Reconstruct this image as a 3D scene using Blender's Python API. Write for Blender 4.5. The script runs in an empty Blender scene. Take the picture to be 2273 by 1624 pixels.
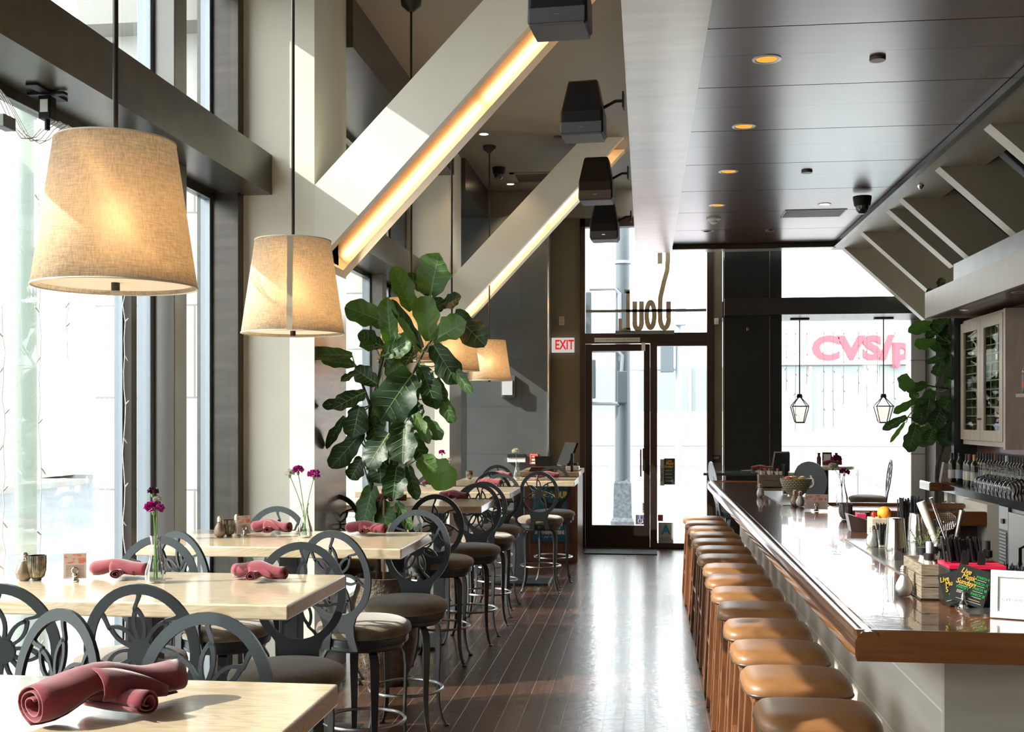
import bpy, bmesh, math, random
from mathutils import Vector, Matrix, noise
random.seed(7)
PI=math.pi
SC=bpy.context.scene; COL=SC.collection
# ---------------------------------------------------------------- camera
CAM_H=1.73; YAW=math.radians(6.75); FPX=2500.0; CXP=1136.5; HYP=925.0
cY,sY=math.cos(YAW),math.sin(YAW)
cam=bpy.data.objects.new('camera',bpy.data.cameras.new('camera')); COL.objects.link(cam)
cam.location=(0,0,CAM_H); cam.rotation_euler=(PI/2,0,YAW)
cam.data.sensor_width=36.0; cam.data.lens=36.0*FPX/2273.0
cam.data.shift_y=(HYP-812.0)/2273.0; cam.data.clip_start=.05; cam.data.clip_end=400
SC.camera=cam
def AZ(px,py,Z):
    d=(CAM_H-Z)*FPX/(py-HYP); l=(px-CXP)/FPX*d
    return (l*cY-d*sY, l*sY+d*cY)
def AY(px,py,Y):
    t=(px-CXP)/FPX; d=Y/(cY+t*sY); l=t*d
    return (l*cY-d*sY, CAM_H-(py-HYP)/FPX*d)
def AX(px,py,X):
    t=(px-CXP)/FPX; d=X/(t*cY-sY); l=t*d
    return (l*sY+d*cY, CAM_H-(py-HYP)/FPX*d)
# ---------------------------------------------------------------- materials
MATS={}
def mat(name,col=(.5,.5,.5),rough=.5,metal=0,spec=.5,coat=0,emit=None,estr=0,noise_amt=0,nscale=20,nstretch=(1,1,1),bump=0,bscale=60,alpha=None,trans=0,coatr=.05,sheen=0,col2=None,ramp=(.35,.65)):
    if name in MATS: return MATS[name]
    m=bpy.data.materials.new(name); m.use_nodes=True; nt=m.node_tree; N=nt.nodes; L=nt.links
    b=N['Principled BSDF']
    b.inputs['Base Color'].default_value=(*col,1); b.inputs['Roughness'].default_value=rough
    b.inputs['Metallic'].default_value=metal; b.inputs['Specular IOR Level'].default_value=spec
    b.inputs['Coat Weight'].default_value=coat; b.inputs['Coat Roughness'].default_value=coatr
    b.inputs['Transmission Weight'].default_value=trans
    if sheen: b.inputs['Sheen Weight'].default_value=sheen
    if emit: b.inputs['Emission Color'].default_value=(*emit,1); b.inputs['Emission Strength'].default_value=estr
    tc=N.new('ShaderNodeTexCoord'); mp=N.new('ShaderNodeMapping'); mp.inputs['Scale'].default_value=nstretch
    L.new(tc.outputs['Object'],mp.inputs['Vector'])
    if noise_amt or col2:
        n=N.new('ShaderNodeTexNoise'); n.inputs['Scale'].default_value=nscale; n.inputs['Detail'].default_value=5
        L.new(mp.outputs[0],n.inputs['Vector'])
        r=N.new('ShaderNodeValToRGB'); r.color_ramp.elements[0].position=ramp[0]; r.color_ramp.elements[1].position=ramp[1]
        c2=col2 if col2 else tuple(max(0,c*(1-noise_amt)) for c in col)
        r.color_ramp.elements[0].color=(*c2,1); r.color_ramp.elements[1].color=(*col,1)
        L.new(n.outputs[0],r.inputs[0]); L.new(r.outputs[0],b.inputs['Base Color'])
    if bump:
        n2=N.new('ShaderNodeTexNoise'); n2.inputs['Scale'].default_value=bscale; n2.inputs['Detail'].default_value=3
        L.new(mp.outputs[0],n2.inputs['Vector'])
        bp=N.new('ShaderNodeBump'); bp.inputs['Strength'].default_value=bump; bp.inputs['Distance'].default_value=.01
        L.new(n2.outputs[0],bp.inputs['Height']); L.new(bp.outputs[0],b.inputs['Normal'])
    MATS[name]=m; return m
def glassmat(name,tint=(1,1,1),refl=1.0,rough=0.0,ior=1.45,dens=0.0):
    """thin glass: clear transmission mixed with mirror by fresnel"""
    if name in MATS: return MATS[name]
    m=bpy.data.materials.new(name); m.use_nodes=True; nt=m.node_tree; N=nt.nodes; L=nt.links
    N.remove(N['Principled BSDF']); out=N['Material Output']
    t=N.new('ShaderNodeBsdfTransparent'); t.inputs[0].default_value=(*tint,1)
    g=N.new('ShaderNodeBsdfGlossy'); g.inputs['Roughness'].default_value=rough
    f=N.new('ShaderNodeFresnel'); f.inputs[0].default_value=ior
    mx=N.new('ShaderNodeMixShader'); mm=N.new('ShaderNodeMath'); mm.operation='MULTIPLY_ADD'
    mm.inputs[1].default_value=refl; mm.inputs[2].default_value=dens; mm.use_clamp=True
    L.new(f.outputs[0],mm.inputs[0]); L.new(mm.outputs[0],mx.inputs[0]); L.new(t.outputs[0],mx.inputs[1]); L.new(g.outputs[0],mx.inputs[2])
    L.new(mx.outputs[0],out.inputs[0]); MATS[name]=m; return m
def emis(name,col,s):
    if name in MATS: return MATS[name]
    m=bpy.data.materials.new(name); m.use_nodes=True; nt=m.node_tree; N=nt.nodes; L=nt.links
    N.remove(N['Principled BSDF']); e=N.new('ShaderNodeEmission'); e.inputs[0].default_value=(*col,1); e.inputs[1].default_value=s
    L.new(e.outputs[0],N['Material Output'].inputs[0]); MATS[name]=m; return m
def planks(name,c1,c2,mortar,w,h,msize,rough,axis='XY',coat=0,bump=.3,grain=.4,gscale=(40,2,2),spec=.5,coatr=.08,offset=.5,wav=0.0,rvar=0.0):
    """board pattern; axis = which object axes are (along board, across board)"""
    if name in MATS: return MATS[name]
    m=bpy.data.materials.new(name); m.use_nodes=True; nt=m.node_tree; N=nt.nodes; L=nt.links; b=N['Principled BSDF']
    tc=N.new('ShaderNodeTexCoord'); sp=N.new('ShaderNodeSeparateXYZ'); cb=N.new('ShaderNodeCombineXYZ')
    L.new(tc.outputs['Object'],sp.inputs[0]); ax={'X':0,'Y':1,'Z':2}
    L.new(sp.outputs[ax[axis[0]]],cb.inputs[0]); L.new(sp.outputs[ax[axis[1]]],cb.inputs[1])
    br=N.new('ShaderNodeTexBrick'); br.offset=offset; br.inputs['Scale'].default_value=1.0
    br.inputs['Brick Width'].default_value=w; br.inputs['Row Height'].default_value=h; br.inputs['Mortar Size'].default_value=msize
    br.inputs['Mortar Smooth'].default_value=.2; br.inputs['Bias'].default_value=0
    br.inputs['Color1'].default_value=(*c1,1); br.inputs['Color2'].default_value=(*c2,1); br.inputs['Mortar'].default_value=(*mortar,1)
    L.new(cb.outputs[0],br.inputs['Vector'])
    mp=N.new('ShaderNodeMapping'); mp.inputs['Scale'].default_value=gscale; L.new(cb.outputs[0],mp.inputs['Vector'])
    n=N.new('ShaderNodeTexNoise'); n.inputs['Scale'].default_value=1; n.inputs['Detail'].default_value=6; L.new(mp.outputs[0],n.inputs['Vector'])
    mr=N.new('ShaderNodeMapRange'); mr.inputs[3].default_value=1-grain; mr.inputs[4].default_value=1+grain*.6; L.new(n.outputs[0],mr.inputs[0])
    mx=N.new('ShaderNodeMix'); mx.data_type='RGBA'; mx.blend_type='MULTIPLY'; mx.inputs[0].default_value=1
    L.new(br.outputs[0],mx.inputs[6]); L.new(mr.outputs[0],mx.inputs[7]); L.new(mx.outputs[2],b.inputs['Base Color'])
    b.inputs['Roughness'].default_value=rough; b.inputs['Coat Weight'].default_value=coat; b.inputs['Coat Roughness'].default_value=coatr
    b.inputs['Specular IOR Level'].default_value=spec
    if rvar:
        m3=N.new('ShaderNodeMapRange'); m3.inputs[3].default_value=rough-rvar; m3.inputs[4].default_value=rough+rvar; L.new(n.outputs[0],m3.inputs[0]); L.new(m3.outputs[0],b.inputs['Roughness'])
    if bump:
        iv=N.new('ShaderNodeMath'); iv.operation='SUBTRACT'; iv.inputs[0].default_value=1; L.new(br.outputs['Fac'],iv.inputs[1])
        h=iv.outputs[0]
        if wav:
            m4=N.new('ShaderNodeMapping'); m4.inputs['Scale'].default_value=(9,5,1); L.new(cb.outputs[0],m4.inputs['Vector'])
            n4=N.new('ShaderNodeTexNoise'); n4.inputs['Scale'].default_value=2.2; n4.inputs['Detail'].default_value=2; n4.inputs['Distortion'].default_value=.8; L.new(m4.outputs[0],n4.inputs['Vector'])
            ma=N.new('ShaderNodeMath'); ma.operation='MULTIPLY_ADD'; ma.inputs[1].default_value=wav; L.new(n4.outputs[0],ma.inputs[0]); L.new(h,ma.inputs[2]); h=ma.outputs[0]
        bp=N.new('ShaderNodeBump'); bp.inputs['Strength'].default_value=bump; bp.inputs['Distance'].default_value=.004
        L.new(h,bp.inputs['Height']); L.new(bp.outputs[0],b.inputs['Normal'])
        if coat: L.new(bp.outputs[0],b.inputs['Coat Normal'])
    MATS[name]=m; return m
def shade_mat(name,col,bright=1.0):
    if name in MATS: return MATS[name]
    m=bpy.data.materials.new(name); m.use_nodes=True; nt=m.node_tree; N=nt.nodes; L=nt.links; N.remove(N['Principled BSDF'])
    tc=N.new('ShaderNodeTexCoord')
    def nz(sc):
        mp=N.new('ShaderNodeMapping'); mp.inputs['Scale'].default_value=sc; L.new(tc.outputs['Object'],mp.inputs[0])
        n=N.new('ShaderNodeTexNoise'); n.inputs['Scale'].default_value=1; n.inputs['Detail'].default_value=4; L.new(mp.outputs[0],n.inputs[0]); return n
    a=nz((25,25,420)); b=nz((260,260,30)); ad=N.new('ShaderNodeMath'); ad.operation='ADD'; L.new(a.outputs[0],ad.inputs[0]); L.new(b.outputs[0],ad.inputs[1])
    r=N.new('ShaderNodeMapRange'); r.inputs[1].default_value=.75; r.inputs[2].default_value=1.25; r.inputs[3].default_value=.66; r.inputs[4].default_value=1.12; L.new(ad.outputs[0],r.inputs[0])
    mx=N.new('ShaderNodeMix'); mx.data_type='RGBA'; mx.blend_type='MULTIPLY'; mx.inputs[0].default_value=1; mx.inputs[6].default_value=(*col,1); L.new(r.outputs[0],mx.inputs[7])
    d=N.new('ShaderNodeBsdfDiffuse'); t=N.new('ShaderNodeBsdfTranslucent'); L.new(mx.outputs[2],d.inputs[0]); L.new(mx.outputs[2],t.inputs[0])
    ms=N.new('ShaderNodeMixShader'); ms.inputs[0].default_value=.45; L.new(d.outputs[0],ms.inputs[1]); L.new(t.outputs[0],ms.inputs[2])
    rf=N.new('ShaderNodeBsdfRefraction'); rf.inputs['IOR'].default_value=1.22; rf.inputs['Roughness'].default_value=1.0; L.new(mx.outputs[2],rf.inputs[0])
    m2=N.new('ShaderNodeMixShader'); m2.inputs[0].default_value=.30; L.new(ms.outputs[0],m2.inputs[1]); L.new(rf.outputs[0],m2.inputs[2]); L.new(m2.outputs[0],N['Material Output'].inputs[0])
    MATS[name]=m; return m
# ---------------------------------------------------------------- mesh helpers
def link(o,parent=None):
    COL.objects.link(o)
    if parent: o.parent=parent
    return o
def mobj(name,bm,m,parent=None,smooth=False,loc=None,rot=None,bev=0,bseg=2,kind=None,autos=None):
    me=bpy.data.meshes.new(name); bmesh.ops.recalc_face_normals(bm,faces=bm.faces[:]); bm.to_mesh(me); bm.free()
    if isinstance(m,(list,tuple)):
        for k in m: me.materials.append(k)
    else: me.materials.append(m)
    if smooth:
        for p in me.polygons: p.use_smooth=True
        try: me.set_sharp_from_angle(angle=math.radians(autos or 40))
        except Exception: pass
    o=bpy.data.objects.new(name,me); link(o,parent)
    if loc: o.location=loc
    if rot: o.rotation_euler=rot
    if bev:
        b=o.modifiers.new('bevel','BEVEL'); b.width=bev; b.segments=bseg; b.limit_method='ANGLE'; b.angle_limit=math.radians(50)
    if kind: o['kind']=kind
    return o
def B(): return bmesh.new()
def box(bm,x0,x1,y0,y1,z0,z1,mi=0,M=None):
    vs=[bm.verts.new(p) for p in [(x0,y0,z0),(x1,y0,z0),(x1,y1,z0),(x0,y1,z0),(x0,y0,z1),(x1,y0,z1),(x1,y1,z1),(x0,y1,z1)]]
    if M:
        for v in vs: v.co=M@v.co
    for f in [(0,3,2,1),(4,5,6,7),(0,1,5,4),(1,2,6,5),(2,3,7,6),(3,0,4,7)]:
        q=bm.faces.new([vs[i] for i in f]); q.material_index=mi
    return bm
def cbox(bm,c,s,mi=0,M=None): return box(bm,c[0]-s[0]/2,c[0]+s[0]/2,c[1]-s[1]/2,c[1]+s[1]/2,c[2]-s[2]/2,c[2]+s[2]/2,mi,M)
def lathe(bm,prof,seg=32,c=(0,0,0),M=None,mi=0,close=False,sx=1,sy=1,a0=0,a1=2*PI):
    full=abs(a1-a0-2*PI)<1e-6; n=seg if full else seg+1; rings=[]
    for r,z in prof:
        if r<1e-6: rings.append([bm.verts.new((c[0],c[1],c[2]+z))])
        else: rings.append([bm.verts.new((c[0]+r*sx*math.cos(a0+(a1-a0)*k/seg),c[1]+r*sy*math.sin(a0+(a1-a0)*k/seg),c[2]+z)) for k in range(n)])
    if M:
        for R in rings:
            for v in R: v.co=M@v.co
    pairs=list(zip(rings,rings[1:]))
    if close: pairs.append((rings[-1],rings[0]))
    for a,b in pairs:
        for k in range(seg):
            k2=(k+1)%n if full else k+1
            try:
                if len(a)==1 and len(b)==1: continue
                if len(a)==1: f=bm.faces.new([a[0],b[k2],b[k]])
                elif len(b)==1: f=bm.faces.new([a[k],a[k2],b[0]])
                else: f=bm.faces.new([a[k],a[k2],b[k2],b[k]])
                f.material_index=mi
            except ValueError: pass
    return bm
def tube(bm,pts,r,seg=8,mi=0,closed=False,sq=None,cap=True):
    """round tube along points; r number or list; sq=(a,b) scales section"""
    P=[Vector(p) for p in pts]; n=len(P); R=r if isinstance(r,(list,tuple)) else [r]*n
    rings=[]; up=None
    for i in range(n):
        t=(P[(i+1)%n]-P[i-1]) if closed else (P[min(i+1,n-1)]-P[max(i-1,0)])
        if t.length<1e-9: t=Vector((0,0,1))
        t.normalize()
        if up is None:
            up=Vector((0,0,1)) if abs(t.z)<.9 else Vector((0,1,0))
        a=t.cross(up)
        if a.length<1e-4: a=t.orthogonal()
        a.normalize(); b=a.cross(t).normalized(); up=b
        s=sq or (1,1)
        rings.append([bm.verts.new(P[i]+a*math.cos(2*PI*k/seg)*R[i]*s[0]+b*math.sin(2*PI*k/seg)*R[i]*s[1]) for k in range(seg)])
    rng=range(n) if closed else range(n-1)
    for i in rng:
        A,Bq=rings[i],rings[(i+1)%n]
        for k in range(seg):
            try: bm.faces.new([A[k],A[(k+1)%seg],Bq[(k+1)%seg],Bq[k]]).material_index=mi
            except ValueError: pass
    if cap and not closed:
        for q in (rings[0],rings[-1]):
            try: bm.faces.new(q).material_index=mi
            except ValueError: pass
    return bm
def beam(bm,p0,p1,w,h,w1=None,h1=None,side=None,mi=0):
    """rectangular bar from p0 to p1"""
    p0,p1=Vector(p0),Vector(p1); t=(p1-p0).normalized(); s=Vector(side) if side else (Vector((1,0,0)) if abs(t.x)<.9 else Vector((0,1,0)))
    a=(s-t*s.dot(t)).normalized(); b=t.cross(a)
    w1=w if w1 is None else w1; h1=h if h1 is None else h1; q=[]
    for P,W,Hh in ((p0,w,h),(p1,w1,h1)):
        q.append([bm.verts.new(P+a*sx*W/2+b*sy*Hh/2) for sx,sy in((-1,-1),(1,-1),(1,1),(-1,1))])
    for k in range(4): bm.faces.new([q[0][k],q[0][(k+1)%4],q[1][(k+1)%4],q[1][k]]).material_index=mi
    bm.faces.new(q[0]).material_index=mi; bm.faces.new(q[1][::-1]).material_index=mi
    return bm
def prism(bm,poly,d0,d1,plane='XZ',mi=0):
    def P(u,v,d): return {'XZ':(u,d,v),'YZ':(d,u,v),'XY':(u,v,d)}[plane]
    a=[bm.verts.new(P(u,v,d0)) for u,v in poly]; b=[bm.verts.new(P(u,v,d1)) for u,v in poly]; n=len(poly)
    bm.faces.new(a).material_index=mi; bm.faces.new(b[::-1]).material_index=mi
    for k in range(n): bm.faces.new([a[k],b[k],b[(k+1)%n],a[(k+1)%n]]).material_index=mi
    return bm
def ribbon(bm,pts,ws,y0,y1,closed=False):
    """flat strip in XZ plane with widths, extruded y0..y1"""
    n=len(pts); L=[];Rr=[]
    for i in range(n):
        a=Vector(pts[i-1 if (closed or i>0) else 0]); b=Vector(pts[(i+1)%n if closed else min(i+1,n-1)]); t=(b-a)
        if t.length<1e-9: t=Vector((1,0))
        t.normalize(); nrm=Vector((-t.y,t.x)); p=Vector(pts[i]); L.append(p+nrm*ws[i]/2); Rr.append(p-nrm*ws[i]/2)
    V=[[bm.verts.new((p.x,y,p.y)) for p in S] for S in (L,Rr) for y in (y0,y1)]
    rng=range(n) if closed else range(n-1)
    for i in rng:
        j=(i+1)%n
        for A,Bq in ((0,2),(1,3),(0,1),(2,3)):
            try: bm.faces.new([V[A][i],V[A][j],V[Bq][j],V[Bq][i]])
            except ValueError: pass
    if not closed:
        for i in (0,n-1):
            bm.faces.new([V[0][i],V[1][i],V[3][i],V[2][i]])
def bez(p0,p1,p2,p3,n=8):
    o=[]
    for i in range(n+1):
        t=i/n; u=1-t
        o.append(tuple(u**3*a+3*u*u*t*b+3*u*t*t*c+t**3*d for a,b,c,d in zip(p0,p1,p2,p3)))
    return o
def thing(name,label,cat,loc=(0,0,0),rz=0,group=None):
    o=bpy.data.objects.new(name,None); o.empty_display_size=.1; link(o); o.location=loc; o.rotation_euler=(0,0,rz)
    o['label']=label; o['category']=cat
    if group: o['group']=group
    return o
def tag(o,label,cat,group=None,kind=None):
    o['label']=label; o['category']=cat
    if group: o['group']=group
    if kind: o['kind']=kind
    return o
def struct(name,bm,m,**k):
    o=mobj(name,bm,m,**k); o['kind']='structure'; return o
def dup(root,loc,rz=0,label=None,group=None,scale=None,euler=None):
    r=root.copy(); COL.objects.link(r); r.location=loc; r.rotation_euler=euler or (0,0,rz)
    if label: r['label']=label
    if group: r['group']=group
    if scale: r.scale=(scale,scale,scale) if not isinstance(scale,tuple) else scale
    for ch in list(root.children):
        c=ch.copy(); COL.objects.link(c); c.parent=r
        for g in ch.children:
            d=g.copy(); COL.objects.link(d); d.parent=c
    return r
def text(body,size,m,parent=None,loc=(0,0,0),rot=(PI/2,0,0),name='lettering',xs=1.0,ext=.0006,align='CENTER',bold=0,shear=0):
    cu=bpy.data.curves.new('txt','FONT'); cu.body=body; cu.size=size; cu.align_x=align; cu.align_y='CENTER'; cu.extrude=ext; cu.resolution_u=3; cu.offset=bold; cu.shear=shear
    t=bpy.data.objects.new('txt',cu); COL.objects.link(t)
    dg=bpy.context.evaluated_depsgraph_get(); me=bpy.data.meshes.new_from_object(t.evaluated_get(dg)); me.name=name
    bpy.data.objects.remove(t); bpy.data.curves.remove(cu)
    for v in me.vertices: v.co.x*=xs
    me.materials.clear(); me.materials.append(m)
    o=bpy.data.objects.new(name,me); link(o,parent); o.location=loc; o.rotation_euler=rot
    return o
# ================================================================ materials
cream=mat('cream_paint',(.84,.81,.69),.42,noise_amt=.05,nscale=3)
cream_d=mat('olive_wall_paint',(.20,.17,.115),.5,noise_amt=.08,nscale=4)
soffit_m=mat('brushed_soffit_panel',(.60,.57,.52),.3,noise_amt=.14,nscale=2,nstretch=(1,5,1),coat=.8,coatr=.25)
taupe=mat('taupe_ceiling_paint',(.19,.165,.13),.55)
steel_dk=mat('dark_bronze_steel',(.085,.078,.066),.27,metal=.55,noise_amt=.25,nscale=3,nstretch=(1,1,6))
steel_br=mat('bronze_cladding',(.40,.36,.31),.26,metal=.75,noise_amt=.2,nscale=4,nstretch=(1,1,12))
frame_g=mat('grey_window_metal',(.23,.26,.29),.35,metal=.5)
frame_d=mat('dark_door_metal',(.035,.025,.02),.35,metal=.3)
chrome=mat('chrome',(.8,.8,.8),.12,metal=1)
slate=planks('slate_wall_tile',(.075,.085,.09),(.085,.095,.10),(.05,.055,.06),1.6,.62,.003,.42,'XZ',bump=.15,grain=.25,gscale=(3,3,1))
blackp=planks('black_panel',(.012,.016,.016),(.014,.018,.018),(.03,.03,.03),9,1.6,.002,.35,'XZ',bump=.1,grain=.2,gscale=(3,3,1))
floor_m=planks('hand_scraped_dark_wood',(.075,.034,.020),(.044,.020,.013),(.17,.125,.095),1.15,.118,.0022,.30,'YX',coat=.35,bump=.5,grain=.55,gscale=(3,45,1),wav=.7,coatr=.14,rvar=.08,offset=.37)  # pale mortar colour puts the glare on the seams into the wood
ceil_w=planks('dark_stained_ceiling_panel',(.085,.036,.029),(.075,.031,.025),(.002,.001,.001),30,1.11,.010,.25,'XY',coat=.75,bump=0,grain=.35,gscale=(2,14,1),coatr=.28,spec=.7)
glass_w=glassmat('window_glass',(.96,.98,.97),.5)
tile_w=planks('pale_stone_cladding',(.72,.71,.67),(.69,.68,.64),(.3,.3,.28),3,.62,.008,.6,'XZ',bump=.2,grain=.08,gscale=(2,2,1))
tile_s=planks('pale_stone_side',(.62,.60,.55),(.58,.57,.53),(.2,.2,.19),3,.62,.008,.6,'YZ',bump=.2,grain=.08,gscale=(2,2,1))
ZC=4.7; XL=-2.75; YB=-3.0
# ================================================================ floor, ceiling, walls
struct('floor',box(B(),-2.85,4.3,YB,16.0,-.12,0),floor_m)
struct('ceiling',box(B(),-2.9,-.12,YB,15.1,ZC,ZC+.15),taupe)
# lowered soffit: brushed band, dark wood field, right border
bm=B(); box(bm,-.12,.33,YB,14.35,3.80,4.86); struct('ceiling_soffit_band',bm,soffit_m)
bm=B(); box(bm,.33,2.28,YB,13.95,3.85,4.86); struct('ceiling_field_backing',bm,steel_dk)
bm=B(); yy=13.95
while yy>YB: box(bm,.33,2.28,max(yy-1.102,YB),yy,3.83,3.85); yy-=1.11
struct('ceiling_wood_field',bm,ceil_w,bev=.002)
bm=B(); box(bm,.33,2.28,13.95,14.35,3.80,4.86); struct('ceiling_soffit_end',bm,soffit_m)
bm=B(); box(bm,.33,2.28,13.90,13.955,3.775,3.825); box(bm,2.25,2.30,YB,13.955,3.775,3.825); struct('trim_1',bm,steel_dk)
soff_r=mat('soffit_right_paint',(.36,.33,.27),.35,coat=.2,coatr=.3)
bm=B(); box(bm,2.28,2.78,YB,14.35,3.80,4.2); struct('ceiling_soffit_border',bm,soff_r)
bm=B(); box(bm,2.28,4.3,YB,16.6,4.86,4.95); struct('ceiling_upper',bm,taupe)
struct('wall_back',box(B(),-2.9,4.3,YB-.15,YB,0,4.9),cream_d)
# left wall: columns, header beams, posts and glazing
CF=[(7.0,7.77),(12.0,12.77)]
bays=[(YB,7.0),(7.77,12.0),(12.77,14.6)]
for i,(a,b) in enumerate(CF):
    bm=B(); box(bm,-2.57,-2.10,a,b,0,ZC)
    for f in bm.faces:
        if f.normal.x>.9 or f.calc_center_median().x>-2.101: f.material_index=1
    # bronze cladding only below the diagonal beam; cream above
    bmesh.ops.bisect_plane(bm,geom=bm.verts[:]+bm.edges[:]+bm.faces[:],plane_co=(0,0,2.70),plane_no=(0,0,1))
    for f in bm.faces:
        c=f.calc_center_median(); f.material_index=1 if (c.x>-2.11 and c.z<2.7) else 0
    struct('trim_column',bm,[cream,steel_br])
beamm=mat('bronze_header_beam',(.085,.077,.066),.30,metal=.6,noise_amt=.22,nscale=2.5,nstretch=(1,3,3))
for i,(a,b) in enumerate(bays):
    bm=B(); box(bm,-2.80,-2.38,a,b,3.155,3.41); struct('trim_header_beam',bm,beamm)
    if i>0:
        bm=B(); box(bm,-2.80,-2.05,a,b,4.34,4.70); struct('trim_upper_beam',bm,steel_dk)
bm=B(); box(bm,-2.80,-2.70,YB,7.0,4.55,4.70); struct('trim_upper_beam',bm,steel_dk)
posts=[(-1.6,-1.43),(2.2,2.37),(6.0,6.17),(11.0,11.17)]
for a,b in posts:
    for z0,z1 in ((0,3.155),(3.41,4.7)):
        bm=B(); box(bm,-2.72,-2.60,a,b,z0,z1); box(bm,-2.80,-2.72,a-.04,b+.03,z0,z1,1); struct('trim_window_post',bm,[mat('grey_bronze_post',(.20,.19,.175),.3,metal=.6,noise_amt=.08,nscale=2),frame_g],bev=.004)
# jambs beside columns
for Y0,Y1 in ((6.9,7.0),(7.77,7.85),(11.9,12.0),(12.77,12.85),(14.52,14.6)):
    bm=B()
    for z0,z1 in ((0,3.155),(3.41,4.7)):
        box(bm,-2.84,-2.57,Y0,Y1,z0,z1); box(bm,-2.80,-2.74,Y0-.04 if Y0 in(6.9,11.9,14.52) else Y1,Y0 if Y0 in(6.9,11.9,14.52) else Y1+.04,z0,z1,1)
    struct('trim_window_jamb',bm,[steel_dk,frame_g])
wn=1
for (a,b) in bays:
    ps=[YB]+[p for q in posts for p in q if a<q[0]<b]+[b] if a==YB else [a]+[p for q in posts for p in q if a<q[0]<b]+[b]
    for k in range(0,len(ps),2):
        for z0,z1 in ((0.0,3.155),(3.41,4.55 if a==YB else 4.34)):
            y0,y1=ps[k],ps[k+1]
            bm=B(); box(bm,XL-.006,XL+.006,y0,y1,z0+.06,z1-.05)
            w=struct('window_%d'%wn,bm,glass_w); wn+=1
            fb=B(); box(fb,XL-.03,XL+.03,y0,y1,z0,z0+.06); box(fb,XL-.03,XL+.03,y0,y1,z1-.05,z1)
            struct('window_frame',fb,steel_dk,parent=w)
# slender mullions
for y in (5.67,):
    bm=B(); box(bm,-2.79,-2.745,y,y+.05,0,3.155,0); box(bm,-2.745,-2.70,y+.01,y+.075,0,3.155,1); struct('trim_mullion',bm,[frame_g,frame_d])
bm=B(); box(bm,-2.79,-2.72,8.95,9.0,0,3.155); struct('trim_mullion',bm,frame_d)
# front left: slate wall, return, brown wall
struct('wall_front_left',box(B(),-2.9,-1.25,14.6,14.75,0,4.35),slate)
struct('wall_front_left_upper',box(B(),-2.9,-.12,14.75,14.9,4.35,4.86),taupe)
struct('wall_front_upper',box(B(),-.12,1.0,14.95,15.1,4.36,4.9),cream_d)
struct('wall_front_middle',box(B(),-1.25,-.80,14.93,15.08,0,4.9),cream_d)
struct('wall_front_return',box(B(),-1.40,-1.25,14.75,15.0,0,4.9),cream_d)
struct('trim_corner_strip',box(B(),-1.262,-1.242,14.585,14.60,0,4.35),chrome)
struct('trim_corner_strip',box(B(),-2.57,-2.53,14.56,14.60,0,4.35),chrome)
# storefront door frame in front wall
dz=15.0
bm=B()
box(bm,-.86,-.79,14.9,15.06,0,4.36); box(bm,.80,.88,14.9,15.06,0,4.36); box(bm,-.86,.88,14.9,15.06,4.24,4.36)
box(bm,-.79,.80,14.9,15.06,2.70,2.835); box(bm,.063,.155,14.9,15.06,0,2.70); box(bm,.155,.80,14.9,15.06,0,.075); box(bm,.155,.80,14.9,15.06,2.66,2.70)
df=struct('trim_door_frame',bm,mat('dark_brown_door_metal',(.045,.030,.022),.38,metal=.25),bev=.004)
w=struct('window_%d'%wn,box(B(),-.79,.80,14.97,14.982,2.835,4.24),glass_w); wn+=1
w=struct('window_%d'%wn,box(B(),.155,.80,14.97,14.982,.075,2.66),glass_w); sidelite=w; wn+=1
struct('trim_threshold',box(B(),-.79,.80,14.9,15.06,0,.012),steel_dk)
bm=B(); zt=2.69
box(bm,-.788,-.70,14.94,14.99,.012,zt); box(bm,-.02,.061,14.94,14.99,.012,zt); box(bm,-.70,-.02,14.94,14.99,.012,.30); box(bm,-.70,-.02,14.94,14.99,2.60,zt)
d1=struct('door_1',bm,frame_d,bev=.004)
struct('door_glass',box(B(),-.70,-.02,14.962,14.972,.30,2.60),glass_w,parent=d1)
bm=B(); box(bm,-.035,.0,14.90,14.94,1.02,1.32); tube(bm,[(-.06,14.9,.95),(-.06,14.87,1.0),(-.06,14.87,1.25),(-.06,14.9,1.3)],.011); struct('door_handle',bm,frame_d,parent=d1)
struct('door_closer',box(B(),-.05,.0,14.90,14.94,2.60,2.71),mat('white_plastic',(.75,.75,.72),.4),parent=d1)
struct('trim_transom_rod',box(B(),-.78,.79,14.86,14.90,3.105,3.14),mat('sign_bar',(.13,.15,.13),.5))
# right of door: olive strip, black panels, right bay
struct('wall_front_strip',box(B(),.88,1.0,14.93,15.08,0,4.9),cream_d)
struct('wall_front_black_panel',box(B(),1.0,1.72,14.6,14.85,0,4.9),blackp)
struct('wall_front_black_return',box(B(),1.55,1.72,14.85,15.6,0,4.9),blackp)
struct('trim_panel_strip',box(B(),.992,1.004,14.59,14.60,0,3.9),chrome); struct('trim_panel_strip',box(B(),1.566,1.574,14.59,14.598,0,3.9),steel_br)
struct('trim_front_header_beam',box(B(),1.0,3.95,14.50,15.55,3.02,3.235),mat('charcoal_header_beam',(.05,.05,.05),.33,metal=.4))
gY=15.5
struct('window_%d'%wn,box(B(),1.72,3.5,gY,gY+.012,.0,3.0),glass_w); wn+=1
struct('window_%d'%wn,box(B(),1.72,3.95,gY,gY+.012,3.235,4.86),glass_w); wn+=1
struct('wall_right_front',box(B(),3.68,4.05,14.9,15.6,0,3.02),mat('dark_brown_column',(.045,.035,.03),.4))
struct('wall_right_front_tile',box(B(),3.5,3.68,15.45,15.75,0,3.02),tile_w)
struct('wall_right',box(B(),3.42,3.60,YB,12.18,0,4.86),mat('brown_wood_wall',(.16,.072,.04),.4,col2=(.10,.045,.028),nscale=4,nstretch=(1,1,12),coat=.2))
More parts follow.
